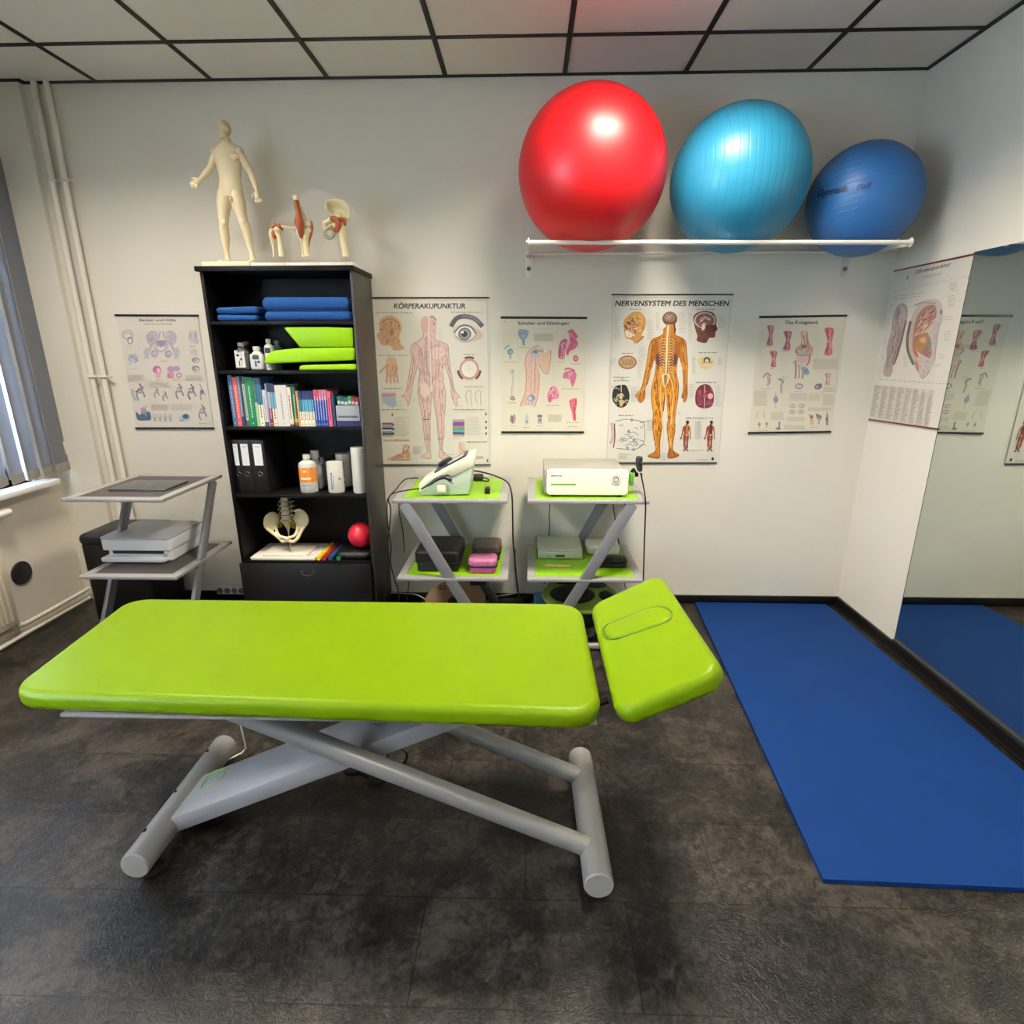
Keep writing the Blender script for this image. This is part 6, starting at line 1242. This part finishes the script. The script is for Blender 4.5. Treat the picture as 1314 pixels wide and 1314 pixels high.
s.fibres([(710, 190), (830, 190), (835, 270), (780, 285), (705, 260)], 36, ['a87870', '6a3c3a', '8f625c', 'c09a90'], 4, 20, lambda x, y: .5, 10, 1.5)
# plexus sketch
s.line([(85, 985), (95, 1080), (75, 1140)], 22, 'c8a8b4').line([(105, 990), (108, 1090), (98, 1168)], 8, '6a4a50').line([(110, 975), (200, 960), (300, 975), (325, 1000), (320, 1130), (250, 1180), (120, 1172)], 3, '56545a')
for k in range(20):
    r_ = random.Random(k+9); x, y = r_.uniform(115, 300), r_.uniform(985, 1165); s.line([(x, y), (x+r_.uniform(10, 40), y+r_.uniform(-15, 15)), (x+r_.uniform(20, 70), y+r_.uniform(-18, 22))], 3, '6a686e' if k % 3 else '4c6480')
for x, y in ((210, 1048), (248, 1110), (200, 1168), (245, 1182), (232, 965)): s.ell(x, y, 9, 11, '8c98a8')
# two small figures
for dx_, hc in ((0, '5c3020'), (175, '6a3428')):
    q = [((x-488)*.2125+632+dx_, (y-170)*.2085+970) for x, y in NB]
    s.poly(cr(q, 2, True), '8a4632').ell(641+dx_, 982, 12, 13, '3c2824').line([(638+dx_, 1000), (636+dx_, 1080)], 9, '3a1c1c' if dx_ else 'd09040').line([(655+dx_, 1010), (660+dx_, 1060)], 5, 'd89a40').ell(634+dx_, 1075, 8, 7, 'e0b060').line([(630+dx_, 1100), (625+dx_, 1180)], 4, 'b86a40').line([(625+dx_, 1185), (638+dx_, 1150)], 7, '26262a')
for x0, y0, x1 in ((218, 155, 302), (705, 155, 848), (158, 477, 240), (722, 472, 855), (98, 652, 218), (700, 688, 852), (135, 932, 245), (630, 950, 828), (145, 664, 170), (100, 678, 215)): s.lines(x0, y0, x1, y0, 1, '77746e', 5, 0, x0)
for a in ((105, 205, 150, 370, 16), (345, 235, 400, 370, 13), (410, 180, 445, 300, 11), (575, 175, 640, 320, 12), (645, 180, 680, 360, 16), (870, 205, 930, 290, 9), (280, 430, 335, 530, 9), (275, 545, 315, 655, 10), (675, 510, 705, 620, 10), (865, 510, 900, 560, 6), (75, 520, 120, 560, 5), (228, 725, 285, 830, 11), (80, 715, 100, 725, 2), (655, 705, 690, 800, 9), (845, 715, 885, 860, 13), (345, 965, 395, 1040, 9), (695, 975, 750, 1100, 14), (135, 1210, 230, 1250, 5), (655, 1185, 800, 1190, 2), (710, 1255, 800, 1260, 2), (570, 910, 600, 915, 2), (445, 1210, 490, 1255, 5), (340, 720, 365, 800, 5)): s.lines(*a, 'a9a69e', 3, .4)
s.ell(825, 1250, 9, 12, '2c2c34')
chart('large chart titled Nervensystem des Menschen with an orange figure seen from behind', quad([(784.8, 378), (941, 378), (919.5, 594), (779, 594)]), '3a3833', 'd8d5ca', s, over=.001, rail_h=.008)
# ---- 5 knee
s = Sheet(950, 395, 7.731, plB)
s.text('Das Kniegelenk', 452, 772, 160, 34, '2e2c2c', .035)
def kn(x, y, w, h, c1='b8485c', c2='7c2436', c3='d9b0a8', t=.0, waist=.5):
    s.spl([(x-w/2, y), (x+w/2, y), (x+w*.42, y+h*.35), (x+w*.30, y+h*.6), (x+w*.34, y+h), (x-w*.36+t, y+h), (x-w*.20, y+h*.6), (x-w*.25, y+h*.35)], c1, 3).line([(x-w*.2, y+5), (x-w*.1, y+h*.4), (x-w*.1+t, y+h*.95)], w*.16, c2).line([(x+w*.1, y+5), (x+w*.1, y+h*.5), (x+w*.08, y+h*.95)], w*.13, c3).ell(x+w*.05, y+h*.5, w*.2, h*.08, c3)
kn(298, 178, 64, 188, 'a8586c', '7c3448', 'd2c2be', -18); kn(468, 235, 78, 180, 'b2485a', '702838', 'd2a8a4', -22); kn(880, 205, 88, 255, 'cc4a58', '9a2836', 'dca49c', -16); kn(328, 432, 72, 152, 'c4485c', '8a2438', 'dca8a4', -2)
s.spl([(600, 235), (665, 235), (672, 300), (690, 360), (720, 400), (715, 450), (690, 490), (640, 470), (575, 475), (545, 450), (545, 405), (590, 370), (605, 310)], 'bd8a72').spl([(615, 235), (650, 235), (655, 320), (640, 400), (625, 400), (610, 330)], 'dcb090').ell(632, 385, 22, 22, '7c3c34').spl([(565, 420), (620, 400), (680, 415), (690, 450), (630, 480), (570, 465)], 'a7b0b0').line([(570, 470), (620, 478), (690, 455)], 7, '5e6a70').spl([(555, 485), (690, 485), (660, 545), (590, 545)], 'dba8a4').line([(690, 470), (680, 540), (650, 570)], 14, '9c4a48')
s.line([(548, 520), (550, 620), (545, 700)], 18, '9a6a5c').line([(575, 560), (585, 640), (578, 700)], 12, 'a87464').line([(600, 580), (620, 640), (615, 700)], 16, '9a5c50').line([(600, 550), (620, 620), (640, 650)], 26, 'b4bcc2').spl([(600, 600), (655, 585), (685, 650), (640, 665)], '7f95a8').ell(650, 625, 18, 20, '5f7890').ell(545, 540, 22, 18, 'b08a80')
s.line([(225, 690), (265, 650), (305, 680)], 14, '7c6a74').line([(270, 670), (280, 720), (270, 775)], 22, 'a89a9c').line([(295, 690), (290, 760)], 7, '8a5a64').line([(375, 705), (425, 720), (405, 770), (408, 845)], 20, 'a0908c').line([(380, 700), (430, 745)], 8, '5c4a4c').ell(582, 778, 42, 28, '6b6a7c').ell(570, 778, 18, 18, 'c9c6cc').ell(598, 780, 16, 18, 'b8b4c0').ell(772, 780, 40, 28, '4c4a58', -.4).ell(762, 785, 20, 14, '9a98a8', -.4)
kn(865, 650, 62, 112, 'c49488', '94584c', 'dcc4b4', -6)
s.line([(352, 840), (355, 900), (348, 1000)], 9, 'c0a890').ell(351, 912, 24, 30, '6d6a94').ell(349, 915, 8, 14, '3c3a6c').spl([(335, 900), (350, 860), (368, 900), (352, 950)], '8a88a8')
for x, y in ((518, 975), (608, 973), (510, 1032), (600, 1030)): s.ell(x, y, 33, 21, '8f8d8e').ell(x-14, y, 14, 12, 'ccc6be').ell(x+14, y, 13, 12, 'c2bcb6')
s.line([(170, 1030), (165, 1065), (155, 1095)], 10, 'b5aa98').line([(230, 1030), (235, 1065), (240, 1095)], 10, 'aaa290').line([(188, 1130), (186, 1195)], 9, 'a59c94').ell(188, 1155, 14, 13, '75706e').line([(260, 1130), (260, 1190)], 9, 'a59c94').ell(260, 1150, 14, 13, '82807c')
s.spl([(345, 1195), (375, 1180), (385, 1130), (398, 1140), (392, 1180), (405, 1200), (370, 1210)], '6c667c').line([(380, 1135), (388, 1185)], 5, '3f3c54')
s.ell(705, 1082, 18, 20, '7c4434').line([(672, 1055), (700, 1075)], 7, '9a6a50').spl([(690, 1110), (725, 1108), (718, 1155), (698, 1158)], 'cf9a6a').spl([(750, 1050), (805, 1075), (795, 1110), (765, 1110)], '5c5a60').line([(780, 1090), (778, 1155)], 17, '9f8f84').spl([(845, 1100), (862, 1032), (872, 1100), (868, 1160), (850, 1160)], '7c7068').ell(856, 1100, 10, 14, '3c3434')
for a in ((722, 508, 965, 608, 9), (135, 825, 265, 970, 14), (490, 850, 665, 915, 7), (300, 1035, 430, 1108, 8), (460, 1085, 640, 1120, 4), (820, 790, 940, 830, 5), (430, 1165, 640, 1205, 5), (672, 992, 905, 1020, 4), (680, 870, 790, 915, 5), (815, 860, 930, 965, 8)):
    s.rect(a[0], a[1]-4, a[2], a[3]+4, 'cbc4b2').lines(*a, 'b0a998', 3, .1)
for x, y, l in ((232, 380, 90), (400, 435, 80), (290, 603, 40), (812, 475, 70), (205, 802, 115), (535, 827, 85), (680, 853, 140), (165, 1216, 110), (690, 1185, 70), (410, 690, 70)): s.lines(x, y, x+l, y, 1, '958d7c', 5, 0, x)
for y in range(190, 640, 26): s.lines(190, y, 240, y, 1, 'c3bba8', 2.5, .5, y).lines(945, y-5, 1010, y-5, 1, 'c3bba8', 2.5, .5, y).lines(740, y, 800, y, 1, 'c3bba8', 2.5, .4, y+3)
for y in range(440, 780, 24): s.lines(395, y, 500, y, 1, 'c3bba8', 2.5, .5, y+7)
s.fibres([(605, 240), (660, 240), (680, 350), (715, 410), (700, 470), (560, 460), (555, 400), (600, 340)], 40, ['8c5848', 'e8c4a8', '74463c', 'cda088'], 5, 40, lambda x, y: PI/2+(x-632)*.006, 13, .2)
for x, y, w, h in ((298, 178, 50, 180), (468, 235, 60, 170), (880, 205, 66, 245), (328, 432, 54, 145)): s.fibres([(x-w/2, y+4), (x+w/2, y+4), (x+w*.3, y+h*.5), (x+w*.25, y+h), (x-w*.35, y+h), (x-w*.2, y+h*.5)], 24, ['7c2436', 'e0b0a8', '9c4458', 'd87080'], 4, 38, lambda x, y: PI/2+.12, x, .25)
chart('small chart titled Das Kniegelenk with knee drawings, on the back wall nearest the corner', quad([(975.5, 407), (1085.5, 405), (1065, 554), (961, 555.5)]), '0f0d0c', 'd8d2bf', s)
# ---- 6 ear chart on the right wall
XP = XR-.004
plR = (ax, XP, (-1, 0, 0))
s = Sheet(1100, 300, 4.108, plR)
s.text('Ohrakupunktur', 305, 495, 212, 19, '3a3636', .03, .3, slope=-.235).lines(345, 226, 440, 226, 1, '9c5a5a', 3, 0, 1, 0, -.20).lines(350, 233, 440, 233, 1, '8a8680', 3, 0, 1, 0, -.20)
s.line([(262, 240), (268, 222)], 6, '4a4644')
for i in range(22): u = i/21; x = 195+u*390; y = 300-u*78; s.rect(x, y-3, x+8, y+3, 'b0a8a0')
for i in range(20): u = i/19; x = 120+u*350; y = 768+u*24; s.rect(x, y-3, x+9, y+3, '9c948c')
for i in range(9): u = i/8; s.rect(585-u*105, 235+u*538-4, 593-u*105, 235+u*538+4, '6b6660')
for i in range(5): u = i/4; s.rect(178-u*60, 380+u*370-3, 183-u*60, 380+u*370+3, '8a857e')
s.spl([(240, 366), (258, 375), (267, 400), (262, 455), (245, 530), (215, 640), (190, 690), (185, 730), (165, 755), (140, 740), (142, 705), (155, 660), (158, 600), (178, 520), (188, 450), (200, 405), (220, 375)], '96807e')
s.line([(215, 400), (210, 450), (222, 500), (200, 620), (185, 680)], 5, '6b5654').line([(258, 455), (240, 540), (212, 640), (192, 690)], 9, '55302c').ell(160, 725, 20, 26, 'a88a86').line([(195, 540), (185, 560)], 8, '5c4644').line([(190, 590), (186, 630)], 6, '5c4644').spl([(225, 385), (250, 390), (255, 440), (235, 500), (222, 460)], 'aa9694')
s.spl([(270, 560), (275, 490), (300, 410), (340, 360), (390, 345), (430, 350), (450, 385), (452, 450), (435, 500), (420, 560), (410, 640), (390, 710), (350, 762), (330, 745), (310, 700), (280, 660), (265, 610)], 'b3a49e')
s.line([(283, 460), (266, 550), (270, 620), (298, 690)], 15, '423c42').line([(300, 470), (286, 550), (290, 620), (318, 680)], 12, 'b98f78')
s.spl([(300, 500), (320, 430), (360, 385), (410, 375), (420, 420), (400, 470), (360, 510), (320, 560), (310, 600), (325, 650), (305, 640), (292, 590)], '8c5440').spl([(340, 430), (400, 385), (412, 400), (355, 470)], '6e3a2c')
s.line([(320, 490), (360, 430), (405, 390)], 5, 'c9b8a4').line([(340, 520), (380, 470), (420, 450)], 5, 'c9b8a4').line([(305, 540), (330, 500), (400, 460)], 6, 'b89880').line([(300, 380), (350, 362), (420, 368)], 7, '8a7a74').ell(444, 412, 5, 12, '3c2c2a')
s.spl([(310, 590), (330, 540), (370, 520), (385, 560), (395, 620), (385, 655), (350, 640), (325, 625)], '9c5a28').ell(350, 560, 18, 16, 'c98a4c').spl([(365, 560), (385, 545), (390, 600), (370, 640), (358, 600)], '6a6458').ell(370, 620, 22, 30, '7c4c44').spl([(305, 670), (322, 680), (326, 730), (308, 705)], 'b4645a').line([(330, 745), (350, 762), (385, 720)], 5, '9c7a74').ell(365, 690, 26, 34, 'b8a8a8').line([(430, 500), (410, 640)], 6, '9a8c8c')
s.fibres([(305, 510), (325, 430), (365, 390), (412, 390), (400, 470), (330, 560), (305, 590)], 50, ['a86a58', '5c2c22', 'c09080', '7c4434', 'd0b098'], 3.5, 30, lambda x, y: -.95, 21, .4)
s.fibres([(150, 740), (165, 610), (200, 400), (245, 375), (262, 440), (210, 640)], 46, ['7a6664', 'b09c9a', '6a5250', 'a58c88'], 3.5, 34, lambda x, y: PI/2+.2, 22, .4)
s.fibres([(340, 370), (430, 355), (448, 440), (410, 640), (350, 755), (320, 700), (400, 560), (425, 420)], 46, ['9c8c8a', 'c9bcb6', '8a7a7a', '6e5e74'], 2.5, 20, lambda x, y: PI/2, 23, 1.2)
for k in range(14): s.line([(415, 480+14*k), (395+r.uniform(0, 20), 500+14*k)], 2.5, 'a09498')
for a in ((490, 262, 540, 300, 5), (480, 330, 520, 385, 6), (195, 330, 400, 345, 2), (455, 440, 515, 455, 2), (460, 520, 500, 560, 4), (430, 640, 470, 655, 2), (245, 650, 275, 700, 5), (410, 690, 450, 700, 2)): s.lines(*a, '8f8880', 3, .4, 0, 0, -.12)
for c_ in range(8):
    x0 = 97+c_*41; y0 = 800+c_*3.5; 
    s.lines(x0, y0, x0+34, y0+158+c_*4, 30, '948d84' if c_ != 7 else 'a09088', 3.2, .5, c_, -.165-.012*c_*.2, .12)
    s.line([(x0-4, y0-6), (x0-30, y0+160)], 1.5, 'c3bdb2', False)
t = chart('tall ear acupuncture chart with two ears on the right wall beside the mirror edge', [ax(*p, XP) for p in ((1147.5, 348), (1251, 326), (1207, 551), (1115, 538))], '6a1f24', 'd0cbc1', s, over=.0, rail_h=.008)
SC.view_settings.view_transform = 'Standard'; SC.view_settings.look = 'None'; SC.view_settings.gamma = 1; SC.view_settings.exposure = EXPO
SC.view_settings.use_curve_mapping = False
